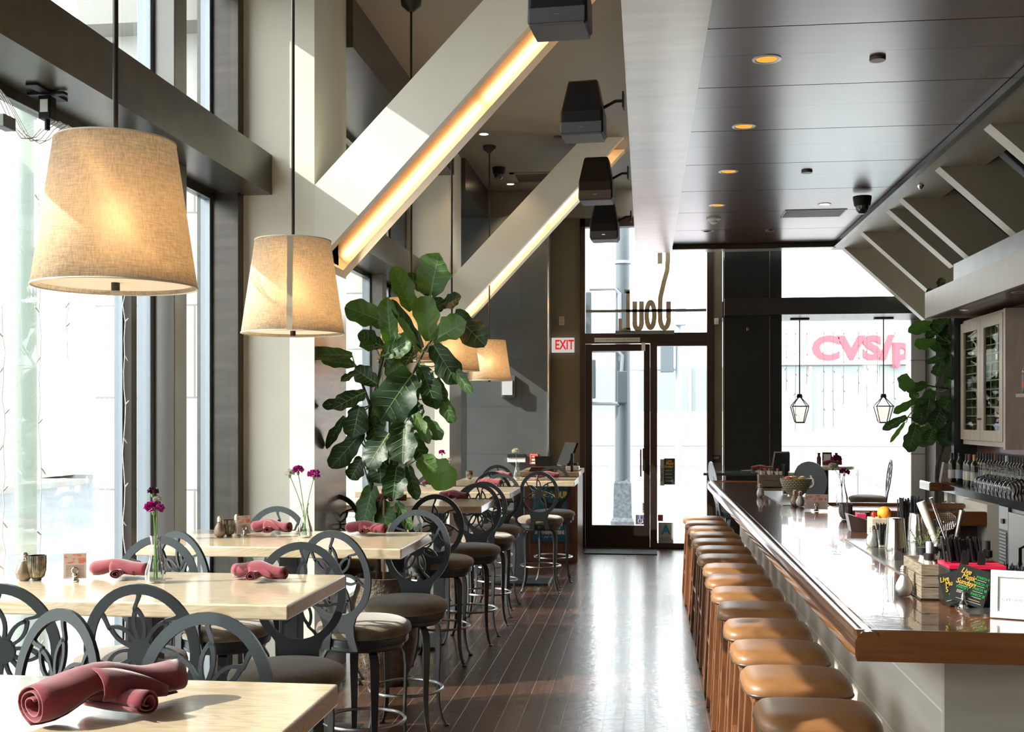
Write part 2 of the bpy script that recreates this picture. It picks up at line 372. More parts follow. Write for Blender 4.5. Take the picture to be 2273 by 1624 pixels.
struct('wall_right_end',box(B(),3.19,3.42,12.18,12.28,0,2.95),mat('black_end_panel',(.02,.024,.03),.35))
struct('wall_right_far',box(B(),4.05,4.3,12.08,16.0,0,4.95),cream)
struct('wall_right_return',box(B(),3.60,4.3,12.08,12.18,0,4.95),cream)
# ================================================================ diagonal beams with recessed light channels
def LN(p,q,X): return p[1]+(q[1]-p[1])*(X-p[0])/(q[0]-p[0])
lo0,lo1=(-2.008,2.802),(-.578,4.327); up0,up1=(-2.097,3.213),(-1.009,4.346)
XT=-.24
chan_m=mat('orange_gel_reflector',(.85,.42,.13),.45)
tubem=emis('warm_tube_glow',(1,.62,.25),26); glowm=emis('warm_reflected_glow',(1,.50,.16),6)  # soft one paints the reflected glow in the channel as an emitter
def diag(Y0,lab):
    D=.73; bm=B()
    # outline in XZ of the solid beam
    xl=-2.10; zb=LN(lo0,lo1,xl)+.03
    ztop=4.70; xlo=lo0[0]+(ztop-lo0[1])*(lo1[0]-lo0[0])/(lo1[1]-lo0[1]); xup=up0[0]+(ztop-up0[1])*(up1[0]-up0[0])/(up1[1]-up0[1])
    u=Vector((lo1[0]-lo0[0],lo1[1]-lo0[1])).normalized(); nrm=Vector((-u.y,u.x))
    A=Vector((-2.10,LN(lo0,lo1,-2.10))); A2=Vector((-2.10,LN(up0,up1,-2.10)))
    E=Vector((xlo,ztop)); E2=Vector((xup,ztop))
    lip=.16; dp=.16   # lip width along Y, recess depth
    # full-depth core above recess
    i0=A+nrm*dp; i1=E+nrm*dp
    kx=(ztop-i1.y)/u.y; i1=i1+u*kx; k0=(-2.10-i0.x)/u.x; i0=i0+u*k0
    core=[(i0.x,i0.y),(i1.x,i1.y),(E2.x,E2.y),(A2.x,A2.y)]
    prism(bm,core,Y0,Y0+D)
    strip=[(A.x,A.y),(E.x,E.y),(i1.x,i1.y),(i0.x,i0.y)]
    prism(bm,strip,Y0,Y0+lip*.55); prism(bm,strip,Y0+D-lip,Y0+D)
    # closed lower end block
    c0=A+u*.05; e=[(A.x,A.y),(c0.x,c0.y),((c0+nrm*dp).x,(c0+nrm*dp).y),(i0.x,i0.y)]
    prism(bm,e,Y0+lip*.55,Y0+D-lip)
    dm=mat('beam_cream_paint',(.88,.86,.76),.38,noise_amt=.03,nscale=3)
    o=struct('trim_diagonal_beam',bm,dm)
    # metal side plates framing the channel (underside strips)
    f=thing('linear_light',lab,'light fixture',(0,0,0))
    s0=A+u*.10; s1=E-u*.22
    ch=B()
    ya,yb=Y0+lip*.55+.005,Y0+D-lip-.005
    def P3(v,y): return (v.x,y,v.y)
    # reflector: V shaped gel trough
    q0=s0+nrm*(dp-.01); q1=s1+nrm*(dp-.01); m0=s0+nrm*(dp-.07); m1=s1+nrm*(dp-.07); ym=(ya+yb)/2
    for a,b in (((q0,ya),(m0,ym-.01)),((m0,ym-.01),(m0,ym+.01)),((m0,ym+.01),(q0,yb))):
        w0=a[0];w1=b[0]; e0=q1 if w0 is q0 else m1; e1=q1 if w1 is q0 else m1
        v=[ch.verts.new(P3(w0,a[1])),ch.verts.new(P3(e0,a[1])),ch.verts.new(P3(e1,b[1])),ch.verts.new(P3(w1,b[1]))]; ch.faces.new(v)
    cm=mobj('reflector',ch,chan_m,f); so=cm.modifiers.new('s','SOLIDIFY'); so.thickness=.003
    L=(s1-s0).length; half=L*.60
    for k,(yy,mm,rr,dd) in enumerate(((ya+.11,glowm,.030,.06),(yb-.16,tubem,.011,.05))):  # wide soft row is the painted reflection, thin row the real tube
        for a,b in ((.0,half-.02),(half+.02,L-.03)):
            p=s0+u*a+nrm*(dp-dd); q=s0+u*b+nrm*(dp-dd)
            mobj('tube',tube(B(),[P3(p,yy),P3(q,yy)],rr,10),mm,f,smooth=True)
    # brushed inner side walls of channel
    sm=B()
    for yy in (ya,yb):
        prism(sm,[((s0-nrm*0).x,(s0).y),(s1.x,s1.y),((s1+nrm*dp).x,(s1+nrm*dp).y),((s0+nrm*dp).x,(s0+nrm*dp).y)],yy-.004,yy)
    mobj('side_plate',sm,mat('brushed_aluminium',(.62,.56,.52),.3,metal=.8),f)
    return o
diag(7.0,'long orange tube light recessed in the nearest slanted cream beam')
diag(12.0,'long orange tube light recessed in the far slanted beam before the dark slate wall')
# ================================================================ fins on the right
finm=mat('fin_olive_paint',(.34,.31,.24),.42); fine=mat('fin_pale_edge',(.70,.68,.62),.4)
def fin(px,py,run=.62):
    d=2.07*FPX/(HYP-py); t=(px-CXP)/FPX; Y=d*(cY+t*sY); x0=2.42; sl=.93; w=.55
    bm=B()
    poly=[(x0,3.80),(x0+.36,3.80),(x0+.36,3.80+(w-.36)*sl),(x0+w+run,3.80-run*sl),(x0+run,3.80-run*sl)]
    prism(bm,poly,Y,Y+.16); bm.normal_update()
    for f in bm.faces:
        c=f.calc_center_median()
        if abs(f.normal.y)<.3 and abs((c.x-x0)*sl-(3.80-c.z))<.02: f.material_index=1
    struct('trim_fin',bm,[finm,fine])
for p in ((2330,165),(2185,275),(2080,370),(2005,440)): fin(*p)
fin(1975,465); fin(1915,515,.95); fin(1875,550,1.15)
bm=B(); prism(bm,[(2.78,4.05),(2.84,4.10),(3.72,3.28),(3.66,3.22)],YB,12.6); struct('ceiling_slope',bm,mat('dark_slope_panel',(.03,.028,.027),.3,metal=.3))
# canopy over back bar
canm=mat('canopy_cream_wood',(.38,.34,.27),.4,noise_amt=.1,nscale=3,nstretch=(1,4,1)); cand=mat('canopy_underside',(.10,.055,.035),.35,coat=.3)
bm=B(); box(bm,2.85,2.89,YB,11.98,2.74,3.0); box(bm,2.89,3.42,11.92,11.98,2.74,3.0); struct('trim_canopy_fascia',bm,canm)
bm=B(); box(bm,2.89,3.42,YB,11.92,2.76,2.80); struct('ceiling_canopy_underside',bm,cand)
bm=B(); box(bm,2.89,3.42,YB,11.92,2.98,3.0); struct('trim_canopy_top',bm,cand)
bm=B(); box(bm,2.95,2.99,YB,11.28,3.0,3.20); box(bm,2.99,3.42,11.24,11.28,3.0,3.2); struct('trim_canopy_rail',bm,mat('galvanised_rail',(.27,.27,.26),.4,metal=.5,noise_amt=.2,nscale=5))
# ================================================================ dining tables
ash=None
def ashmat():
    m=bpy.data.materials.new('blond_ash_wood'); m.use_nodes=True; nt=m.node_tree; N=nt.nodes; L=nt.links; b=N['Principled BSDF']
    tc=N.new('ShaderNodeTexCoord'); mp=N.new('ShaderNodeMapping'); mp.inputs['Scale'].default_value=(1.0,5.0,5.0); L.new(tc.outputs['Object'],mp.inputs[0])
    n=N.new('ShaderNodeTexNoise'); n.inputs['Scale'].default_value=1.6; n.inputs['Detail'].default_value=2; n.inputs['Distortion'].default_value=.6; L.new(mp.outputs[0],n.inputs[0])
    w=N.new('ShaderNodeMath'); w.operation='MULTIPLY'; w.inputs[1].default_value=17; L.new(n.outputs[0],w.inputs[0])
    s=N.new('ShaderNodeMath'); s.operation='SINE'; w2=N.new('ShaderNodeMath'); w2.operation='MULTIPLY'; w2.inputs[1].default_value=6.283; L.new(w.outputs[0],w2.inputs[0]); L.new(w2.outputs[0],s.inputs[0])
    m2=N.new('ShaderNodeMapping'); m2.inputs['Scale'].default_value=(6,140,40); L.new(tc.outputs['Object'],m2.inputs[0])
    n2=N.new('ShaderNodeTexNoise'); n2.inputs['Scale'].default_value=1; L.new(m2.outputs[0],n2.inputs[0])
    a=N.new('ShaderNodeMath'); a.operation='MULTIPLY_ADD'; a.inputs[1].default_value=.22; L.new(s.outputs[0],a.inputs[0]); L.new(n2.outputs[0],a.inputs[2])
    r=N.new('ShaderNodeValToRGB'); r.color_ramp.elements[0].position=.2; r.color_ramp.elements[1].position=.62
    r.color_ramp.elements[0].color=(.47,.36,.22,1); r.color_ramp.elements[1].color=(.58,.48,.34,1); L.new(a.outputs[0],r.inputs[0]); L.new(r.outputs[0],b.inputs['Base Color'])
    b.inputs['Roughness'].default_value=.28; b.inputs['Coat Weight'].default_value=.8; b.inputs['Coat Roughness'].default_value=.10
    return m
ash=ashmat()
blk_st=mat('black_powder_steel',(.028,.032,.038),.4,metal=.3)
TABLES=[]
def table(x1,y0,y1,lab,w=1.38,z=1.077):
    x0=x1-w; cx=(x0+x1)/2; cy=(y0+y1)/2
    t=thing('dining_table',lab,'table',(cx,cy,0),0,'blond wood high tables along the window wall')
    mobj('tabletop',box(B(),x0-cx,x1-cx,y0-cy,y1-cy,z-.053,z),ash,t,bev=.006,bseg=3)
    mobj('pedestal',cbox(B(),(0,0,(z-.06)/2+.01),(.105,.105,z-.075)),blk_st,t,bev=.004)
    mobj('base_plate',box(B(),-.33,.33,-.27,.27,.0,.022),blk_st,t,bev=.004)
    mobj('top_bracket',box(B(),-.25,.25,-.2,.2,z-.065,z-.0535),blk_st,t)
    TABLES.append(t); return t
table(-.746,2.688-.78,2.688,'nearest blond wood table at the bottom left with one large napkin')
table(-1.23,3.785,4.545,'blond wood high table with a ribbed glass vase, second from the camera')
table(-1.20,5.47,6.28,'blond wood high table in front of the big potted fig, third from the camera')
table(-1.19,8.15,8.85,'blond wood high table just behind the potted fig')
table(-1.155,9.65,10.43,'blond wood high table between the fig and the far cross table')
table(-.713,11.40,12.15,'farthest blond table carrying the white flower, before the slate wall',w=1.21)
# ================================================================ swivel chairs with sunburst backs
chm=mat('gunmetal_powdercoat',(.042,.050,.055),.36,metal=.45,bump=.06,bscale=500)
fab=mat('olive_brown_velour',(.165,.115,.06),.9,sheen=.6,noise_amt=.35,nscale=14,bump=.25,bscale=900)
def make_chair():
    t=thing('swivel_chair','x','chair')
    mobj('seat_cushion',lathe(B(),[(0,.672),(.212,.672),(.228,.682),(.233,.70),(.226,.722),(.19,.739),(.12,.748),(0,.752)],40),fab,t,smooth=True,autos=80)
    mobj('seat_apron',lathe(B(),[(.0,.61),(.19,.61),(.195,.618),(.195,.636),(.215,.638),(.218,.645),(.218,.672),(0,.672)],40),chm,t,smooth=True,autos=30)
    # back : elliptical ring, hub, forked rays
    bm=B(); cz=.985; a,b=.178,.203; n=44
    ribbon(bm,[(a*math.cos(2*PI*k/n),cz+b*math.sin(2*PI*k/n)) for k in range(n)],[.033]*n,-.006,.006,closed=True)
    hub=[(.043*math.cos(2*PI*k/18),cz-.004+.043*math.sin(2*PI*k/18)) for k in range(18)]; prism(bm,hub,-.0065,.0065)
    for k in range(7):
        th=PI/2+2*PI*k/7
        def pol(r,dth): 
            q=th+dth; return (a/ .19*r*math.cos(q)*.98,cz+b/.19*r*math.sin(q)*.98)
        tip=pol(.186,.0); mid=pol(.125,.10)
        c1=bez(tip,pol(.16,-.03),pol(.14,.20),pol(.125,.12),5)
        ribbon(bm,c1,[.017,.013,.011,.010,.012,.016],-.005,.005)
        ribbon(bm,bez(pol(.132,.10),pol(.10,.33),pol(.07,.35),pol(.032,.30),7),[.013,.013,.012,.012,.012,.012,.013,.015],-.005,.005)
        ribbon(bm,bez(pol(.132,.10),pol(.11,-.12),pol(.08,-.30),pol(.032,-.22),7),[.013,.012,.011,.011,.011,.011,.012,.014],-.005,.005)
    M=Matrix.Translation((0,-.215,.63))@Matrix.Rotation(math.radians(7),4,'X')@Matrix.Translation((0,0,-.63))
    for v in bm.verts: v.co=M@v.co
    mobj('backrest',bm,chm,t,smooth=True,autos=30)
    # bracket: flared neck dividing into two feet on the apron
    bm=B()
    L=[(-.135,.835),(-.10,.79),(-.085,.75),(-.085,.70),(-.10,.63),(-.055,.625),(-.045,.69),(-.035,.715),(.035,.715),(.045,.69),(.055,.625),(.10,.63),(.085,.70),(.085,.75),(.10,.79),(.135,.835),(.09,.80),(.045,.782),(0,.777),(-.045,.782),(-.09,.80)]
    prism(bm,L,-.007,.007)
    for v in bm.verts: v.co=M@v.co
    mobj('back_bracket',bm,chm,t)
    for k in range(4):
        an=PI/4+k*PI/2; bm=B(); c,s=math.cos(an),math.sin(an)
        prof=[(.150,.612,.040),(.185,.60,.042),(.205,.565,.044),(.212,.50,.042),(.210,.40,.037),(.206,.30,.032),(.206,.20,.027),(.213,.12,.023),(.232,.05,.020),(.256,.008,.018)]
        pr=None
        for r,z,w in prof:
            p=Vector((r*c,r*s,z)); sd=Vector((-s,c,0)); nn=Vector((c,s,0))
            q=[bm.verts.new(p+sd*w/2+nn*.004),bm.verts.new(p-sd*w/2+nn*.004),bm.verts.new(p-sd*w/2-nn*.004),bm.verts.new(p+sd*w/2-nn*.004)]
            if pr:
                for i in range(4): bm.faces.new([pr[i],pr[(i+1)%4],q[(i+1)%4],q[i]])
            else: bm.faces.new(q)
            pr=q
        bm.faces.new(pr)
        leg=mobj('leg',bm,chm,t,smooth=True,autos=30)
        mobj('foot_glide',lathe(B(),[(0,0),(.016,0),(.018,.008),(.010,.012),(0,.013)],14,c=(.262*c,.262*s,0)),blk_st,leg,smooth=True)
    n=48; mobj('footrest_ring',tube(B(),[(.200*math.cos(2*PI*k/n),.200*math.sin(2*PI*k/n),.25) for k in range(n)],.0085,8,closed=True),mat('satin_steel',(.42,.43,.44),.28,metal=1),t,smooth=True)
    return t
ch0=make_chair(); used=[False]
def chair(x,y,rz,lab,grp='sunburst back swivel chairs at the window tables'):
    if not used[0]:
        used[0]=True; ch0.location=(x,y,0); ch0.rotation_euler=(0,0,rz); ch0['label']=lab; ch0['group']=grp; return ch0
    return dup(ch0,(x,y,0),rz,lab,grp)
R=math.radians
# faces -Y => rz=180 (backrest far side)
chair(-1.73,2.70,R(152),'sunburst back chair at the bottom left behind the nearest table')
chair(-1.19,2.66,R(178),'sunburst back chair on the far side of the nearest table, right one')
chair(-1.60,3.70,R(0),'sunburst back chair facing the vase table, full ring showing over its front edge')
chair(-2.07,3.66,R(4),'sunburst back chair cut by the left edge of the photo')
chair(-1.42,4.36,R(186),'chair with dark olive seat behind the right end of the vase table')
chair(-2.15,4.52,R(181),'pale sunlit chair ring behind the vase on the second table')
chair(-2.03,5.28,R(-28),'pale chair ring left of the vase, its seat under the second table')
chair(-1.37,5.40,R(-17),'chair with a sunlit tan seat in front of the fig pot')
chair(-1.30,6.05,R(178),'chair at the right end of the third table beside the fig pot, large oval back')
chair(-2.17,6.20,R(180),'chair behind the third table in front of the cream column')
chair(-1.44,7.90,R(2),'dark chair behind the fig pot with its back to the camera')
chair(-2.12,7.88,R(-3),'chair half hidden by fig leaves at the table behind the plant')
chair(-1.34,8.62,R(178),'chair facing the camera at the right end of the table behind the fig')
chair(-1.33,9.45,R(2),'chair with dark ring back in front of the fifth table')
chair(-1.36,10.20,R(176),'chair with pale ring back under the right end of the fifth table')
chair(-1.98,10.20,R(182),'chair with its ring showing behind the left napkin of the fifth table')
chair(-1.52,11.15,R(8),'dark chair drawn up to the left part of the far cross table')
chair(-1.04,11.22,R(2),'chair in front of the blue poster with full sunburst back')
chair(-.97,11.93,R(184),'chair tucked under the right end of the far cross table')
chair(-1.62,12.05,R(180),'chair on the wall side of the far cross table')
# ================================================================ bar
barw=planks('glossy_mahogany_bar',(.20,.075,.032),(.155,.055,.024),(.09,.03,.015),3.5,.28,.0008,.22,'YX',coat=1,bump=.10,grain=.5,gscale=(1.5,22,1),coatr=.025,wav=.55)
bare=mat('mahogany_edge',(.235,.088,.030),.2,coat=1,coatr=.05,noise_amt=.22,nscale=2,nstretch=(2,1.2,22))
wash=planks('whitewashed_bar_boards',(.56,.53,.46),(.50,.47,.41),(.80,.78,.70),4.5,.262,.0035,.5,'YZ',bump=.3,grain=.22,gscale=(2,18,1))
washf=planks('whitewashed_end_boards',(.50,.47,.40),(.46,.43,.37),(.25,.23,.2),3,.36,.003,.5,'XZ',bump=.3,grain=.3,gscale=(2,18,1))
bx0,by0,by1=.642,3.535,11.78
bar=thing('bar_counter','long glossy mahogany bar counter with whitewashed board front, on the right','bar counter',(1.0,6,0))
def lb(name,bm,m,**k):
    for v in bm.verts: v.co-=Vector((1.0,6,0))
    return mobj(name,bm,m,bar,**k)
bm=B(); box(bm,bx0+.05,1.37,by0+.05,by1-.03,1.02,1.068); box(bm,1.37,2.9,by0+.05,4.15,1.02,1.068); lb('countertop',bm,barw)
bm=B()
def mould(bm,p0,p1,inw):
    """rounded edge moulding swept p0->p1; inw = inward unit vector"""
    pr=[(0,.985),(-.006,1.0),(-.006,1.045),(.004,1.066),(.016,1.074),(.04,1.077),(.055,1.074),(.062,1.067),(.062,.985)]
    a=[bm.verts.new((p0[0]+inw[0]*u,p0[1]+inw[1]*u,z)) for u,z in pr]; b=[bm.verts.new((p1[0]+inw[0]*u,p1[1]+inw[1]*u,z)) for u,z in pr]
    for k in range(len(pr)): bm.faces.new([a[k],a[(k+1)%len(pr)],b[(k+1)%len(pr)],b[k]])
    bm.faces.new(a); bm.faces.new(b[::-1])
mould(bm,(bx0,by0),(bx0,by1),(1,0)); mould(bm,(bx0,by0),(2.9,by0),(0,1)); mould(bm,(bx0,by1),(1.37,by1),(0,-1))
lb('edge_moulding',bm,bare,smooth=True,autos=35)
lb('front_boards',box(B(),.945,.975,3.75,11.55,0,1.02),wash)
lb('end_boards',box(B(),.945,2.9,3.72,3.75,0,1.02),washf); lb('far_end_boards',box(B(),.945,1.35,11.52,11.55,0,1.02),wash)
lb('inner_panel',box(B(),1.30,1.34,4.2,11.5,.0,1.02),mat('stainless_panel',(.5,.5,.48),.3,metal=1))
lb('foot_rail',tube(B(),[(.80,3.9,.16),(.80,11.4,.16)],.022,10),mat('aged_brass',(.35,.22,.10),.35,metal=1),smooth=True)
lb('bar_mat',box(B(),1.07,1.365,3.9,6.25,1.0685,1.0745),mat('brushed_steel_mat',(.30,.30,.29),.25,metal=.9))
lb('bar_runner',box(B(),1.02,1.36,8.6,10.2,1.0685,1.074),mat('grey_rubber_mat',(.25,.26,.27),.35))
# cross counter joining the bar beyond the bartender aisle
rb=thing('cross_counter','low reddish wood service counter running right from the bar, before the front window','counter',(2.2,8.9,0))
def lr(n,bm,m,**k):
    for v in bm.verts: v.co-=Vector((2.2,8.9,0))
    return mobj(n,bm,m,rb,**k)
lr('countertop',box(B(),1.375,2.40,8.35,8.85,1.0,1.055),barw); lr('edge_moulding',box(B(),1.375,2.40,8.30,8.35,.955,1.06),bare,bev=.01); lr('back_moulding',box(B(),1.375,2.4,8.85,8.9,1.0,1.075),bare,bev=.01)
lr('body',box(B(),1.40,2.36,8.40,8.80,0,1.0),mat('dark_cabinet_wood',(.06,.03,.02),.4))
lr('end_post',box(B(),2.40,2.48,8.3,8.9,0,1.11),cream)
# ================================================================ bar stools
leath=mat('tan_brown_leather',(.25,.115,.042),.40,coat=.10,coatr=.3,noise_amt=.2,nscale=9,bump=.08,bscale=260)
walnut=mat('walnut_stool_wood',(.22,.085,.034),.33,coat=.3,coatr=.2,noise_amt=.4,nscale=5,nstretch=(14,14,1.2))
def make_stool():
    t=thing('bar_stool','x','stool')
    # cushion : superellipse pad with saddle top
    bm=B(); n=40; lay=[(.0,.690,.93),(.0,.694,.985),(.0,.706,1.0),(.0,.722,1.0),(.0,.742,.975),(.0,.755,.90),(.0,.7605,.72),(.0,.762,.4)]
    rings=[]
    for _,z,s in lay:
        R_=[]
        for k in range(n):
            an=2*PI*k/n; c,q=math.cos(an),math.sin(an); e=.42
            x=.200*s*math.copysign(abs(c)**e,c); y=.182*s*math.copysign(abs(q)**e,q)
            zz=z-(.010*(abs(y)/.18)**4 if z>.73 else 0)-( .006*(abs(x)/.2)**4 if z>.73 else 0)
            R_.append(bm.verts.new((x,y,zz)))
        rings.append(R_)
    for a,b in zip(rings,rings[1:]):
        for k in range(n): bm.faces.new([a[k],a[(k+1)%n],b[(k+1)%n],b[k]])
    bm.faces.new(rings[0][::-1]); c=bm.verts.new((0,0,.762))
    for k in range(n): bm.faces.new([rings[-1][k],rings[-1][(k+1)%n],c])
    cu=mobj('seat_cushion',bm,leath,t,smooth=True,autos=80)
    pts=[]
    for k in range(n):
        an=2*PI*k/n; c,q=math.cos(an),math.sin(an); pts.append((.201*math.copysign(abs(c)**.42,c),.183*math.copysign(abs(q)**.42,q),.703))
    mobj('piping',tube(B(),pts,.0035,6,closed=True),mat('dark_leather_piping',(.06,.035,.02),.4),cu,smooth=True)
    bm=B(); box(bm,-.17,.17,-.145,.145,.655,.690); mobj('seat_frame',bm,walnut,t,bev=.004)
    for sx in(-1,1):
        for sy in(-1,1):
            mobj('leg',beam(B(),(sx*.155,sy*.130,.675),(sx*.190,sy*.165,0),.036,.036,.028,.028),walnut,t,bev=.003)
    for sx in(-1,1):
        for z in (.36,.20): mobj('side_rail',beam(B(),(sx*.174,-.15,z),(sx*.174,.15,z),.018,.032),walnut,t)
    mobj('foot_rail',beam(B(),(-.178,-.154,.26),(.178,-.154,.26),.02,.034,side=(0,1,0)),walnut,t)
    mobj('stretcher',beam(B(),(-.178,.154,.26),(.178,.154,.26),.02,.034,side=(0,1,0)),walnut,t)
    return t
st0=make_stool()
ordn=['nearest','second','third','fourth','fifth','sixth','seventh','eighth','ninth','tenth','eleventh','twelfth','thirteenth','fourteenth','farthest']
for i in range(15):
    x=.572+(.02 if i==11 else 0)+random.uniform(-.008,.008); y=3.87+i*.518
    lab='tan leather bar stool along the mahogany bar, '+(ordn[i]+' from the camera' if 0<i<14 else ('nearest, cut off at the bottom edge' if i==0 else 'farthest, beside the entrance door'))
    g='tan leather stools lined up at the bar'
    if i==0: st0.location=(x,y,0); st0['label']=lab; st0['group']=g
    else: dup(st0,(x,y,0),R(random.uniform(-2.5,2.5)) if i!=11 else R(6),lab,g)
# ================================================================ pendant lamps
lin=shade_mat('linen_lampshade',(.86,.75,.60)); lin2=mat('white_diffuser',(.9,.88,.84),.5,trans=0)
def diffm():
    m=bpy.data.materials.new('acrylic_diffuser'); m.use_nodes=True; nt=m.node_tree; N=nt.nodes; L=nt.links; N.remove(N['Principled BSDF'])
    d=N.new('ShaderNodeBsdfDiffuse'); t=N.new('ShaderNodeBsdfTranslucent'); d.inputs[0].default_value=t.inputs[0].default_value=(.95,.93,.9,1)
    ms=N.new('ShaderNodeMixShader'); ms.inputs[0].default_value=.6; L.new(d.outputs[0],ms.inputs[1]); L.new(t.outputs[0],ms.inputs[2]); L.new(ms.outputs[0],N['Material Output'].inputs[0]); return m
dfm=diffm(); bulbm=emis('warm_bulb',(1,.78,.5),60)
rodm=mat('black_rod',(.03,.028,.025),.4,metal=.5)
def make_lamp():
    t=thing('pendant_lamp','x','lamp')
    z0,z1=2.127,2.567; r0,r1=.242,.178
    bm=lathe(B(),[(r0,z0),(r0-(r0-r1)*.5,(z0+z1)/2),(r1,z1)],64)
    sh=mobj('lamp_shade',bm,lin,t,smooth=True); so=sh.modifiers.new('s','SOLIDIFY'); so.thickness=.002
    for r,z in ((r0,z0),(r1,z1)): mobj('shade_trim',tube(B(),[(r*math.cos(2*PI*k/64),r*math.sin(2*PI*k/64),z) for k in range(64)],.0028,6,closed=True),mat('cream_trim',(.75,.68,.55),.6),sh,smooth=True)
    sm=mobj('shade_seam',prism(B(),[(-.013,0),(.013,0),(.011,.001),(-.011,.001)],0,.441,'XY'),mat('linen_seam',(.5,.42,.32),.8),sh)
    sm.rotation_euler=(-math.atan2(r0-r1,.44),0,R(14)); sm.location=(r0*math.sin(R(14))*1.0,-r0*math.cos(R(14))-.0025,z0)
    mobj('diffuser',lathe(B(),[(0,z0+.012),(r0-.012,z0+.012),(r0-.012,z0+.016),(0,z0+.016)],48),dfm,t)
    mobj('finial',lathe(B(),[(0,z0-.012),(.013,z0-.012),(.013,z0+.012),(0,z0+.012)],16),rodm,t,smooth=True)
    mobj('bulb',lathe(B(),[(0,2.27),(.02,2.275),(.032,2.30),(.03,2.33),(.015,2.36),(.013,2.39),(0,2.39)],16),bulbm,t,smooth=True)
    mobj('rod',tube(B(),[(0,0,2.12),(0,0,4.62)],.0085,10),rodm,t,smooth=True)
    bm=B()
    for k in range(3):
        an=2*PI*k/3; tube(bm,[(0,0,z1-.02),(r1*math.cos(an),r1*math.sin(an),z1-.01)],.003,6)
    mobj('spider',bm,rodm,t)
    mobj('canopy',lathe(B(),[(0,4.62),(.02,4.62),(.07,4.665),(.075,4.70),(0,4.70)],28),rodm,t,smooth=True)
    return t
lp0=make_lamp()
LP=[((-1.605,3.27),'largest linen drum pendant lamp, at the upper left of the photo'),((-1.665,5.20),'linen pendant lamp with a vertical seam in front of the cream column'),
    ((-1.66,7.90),'linen pendant lamp hidden behind the upper fig leaves'),((-1.66,9.60),'linen pendant lamp right of the fig leaves, partly covered'),((-1.70,12.25),'farthest linen pendant lamp against the dark slate wall')]
for i,((x,y),lab) in enumerate(LP):
    if i==0: lp0.location=(x,y,0); lp0.rotation_euler=(0,0,R(150)); lp0['label']=lab; lp0['group']='linen drum pendants over the window tables'
    else: dup(lp0,(x,y,0),0 if i==1 else R(150),lab,'linen drum pendants over the window tables')
    l=bpy.data.lights.new('pendant_bulb_light','POINT'); l.energy=55; l.color=(1,.72,.42); l.shadow_soft_size=.035
    o=bpy.data.objects.new('pendant_bulb_light',l); COL.objects.link(o); o.location=(x,y,2.33)
# ================================================================ fiddle leaf fig leaves
def leafmat(n,top,rough=.46):
    m=mat(n,top,rough,noise_amt=.25,nscale=9,spec=.45); nt=m.node_tree; b=nt.nodes['Principled BSDF']
    out=nt.nodes['Material Output']; t=nt.nodes.new('ShaderNodeBsdfTranslucent'); t.inputs[0].default_value=(top[0]*2.2,top[1]*2.0,top[2]*.8,1)
    mx=nt.nodes.new('ShaderNodeMixShader'); mx.inputs[0].default_value=.28
    nt.links.new(b.outputs[0],mx.inputs[1]); nt.links.new(t.outputs[0],mx.inputs[2]); nt.links.new(mx.outputs[0],out.inputs[0]); return m
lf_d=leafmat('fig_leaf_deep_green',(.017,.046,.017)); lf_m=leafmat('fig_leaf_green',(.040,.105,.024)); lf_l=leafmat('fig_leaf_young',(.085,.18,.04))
vein=mat('fig_leaf_vein',(.14,.22,.08),.4)
bark=mat('fig_bark',(.06,.042,.03),.8,noise_amt=.4,nscale=30,bump=.4,bscale=60)
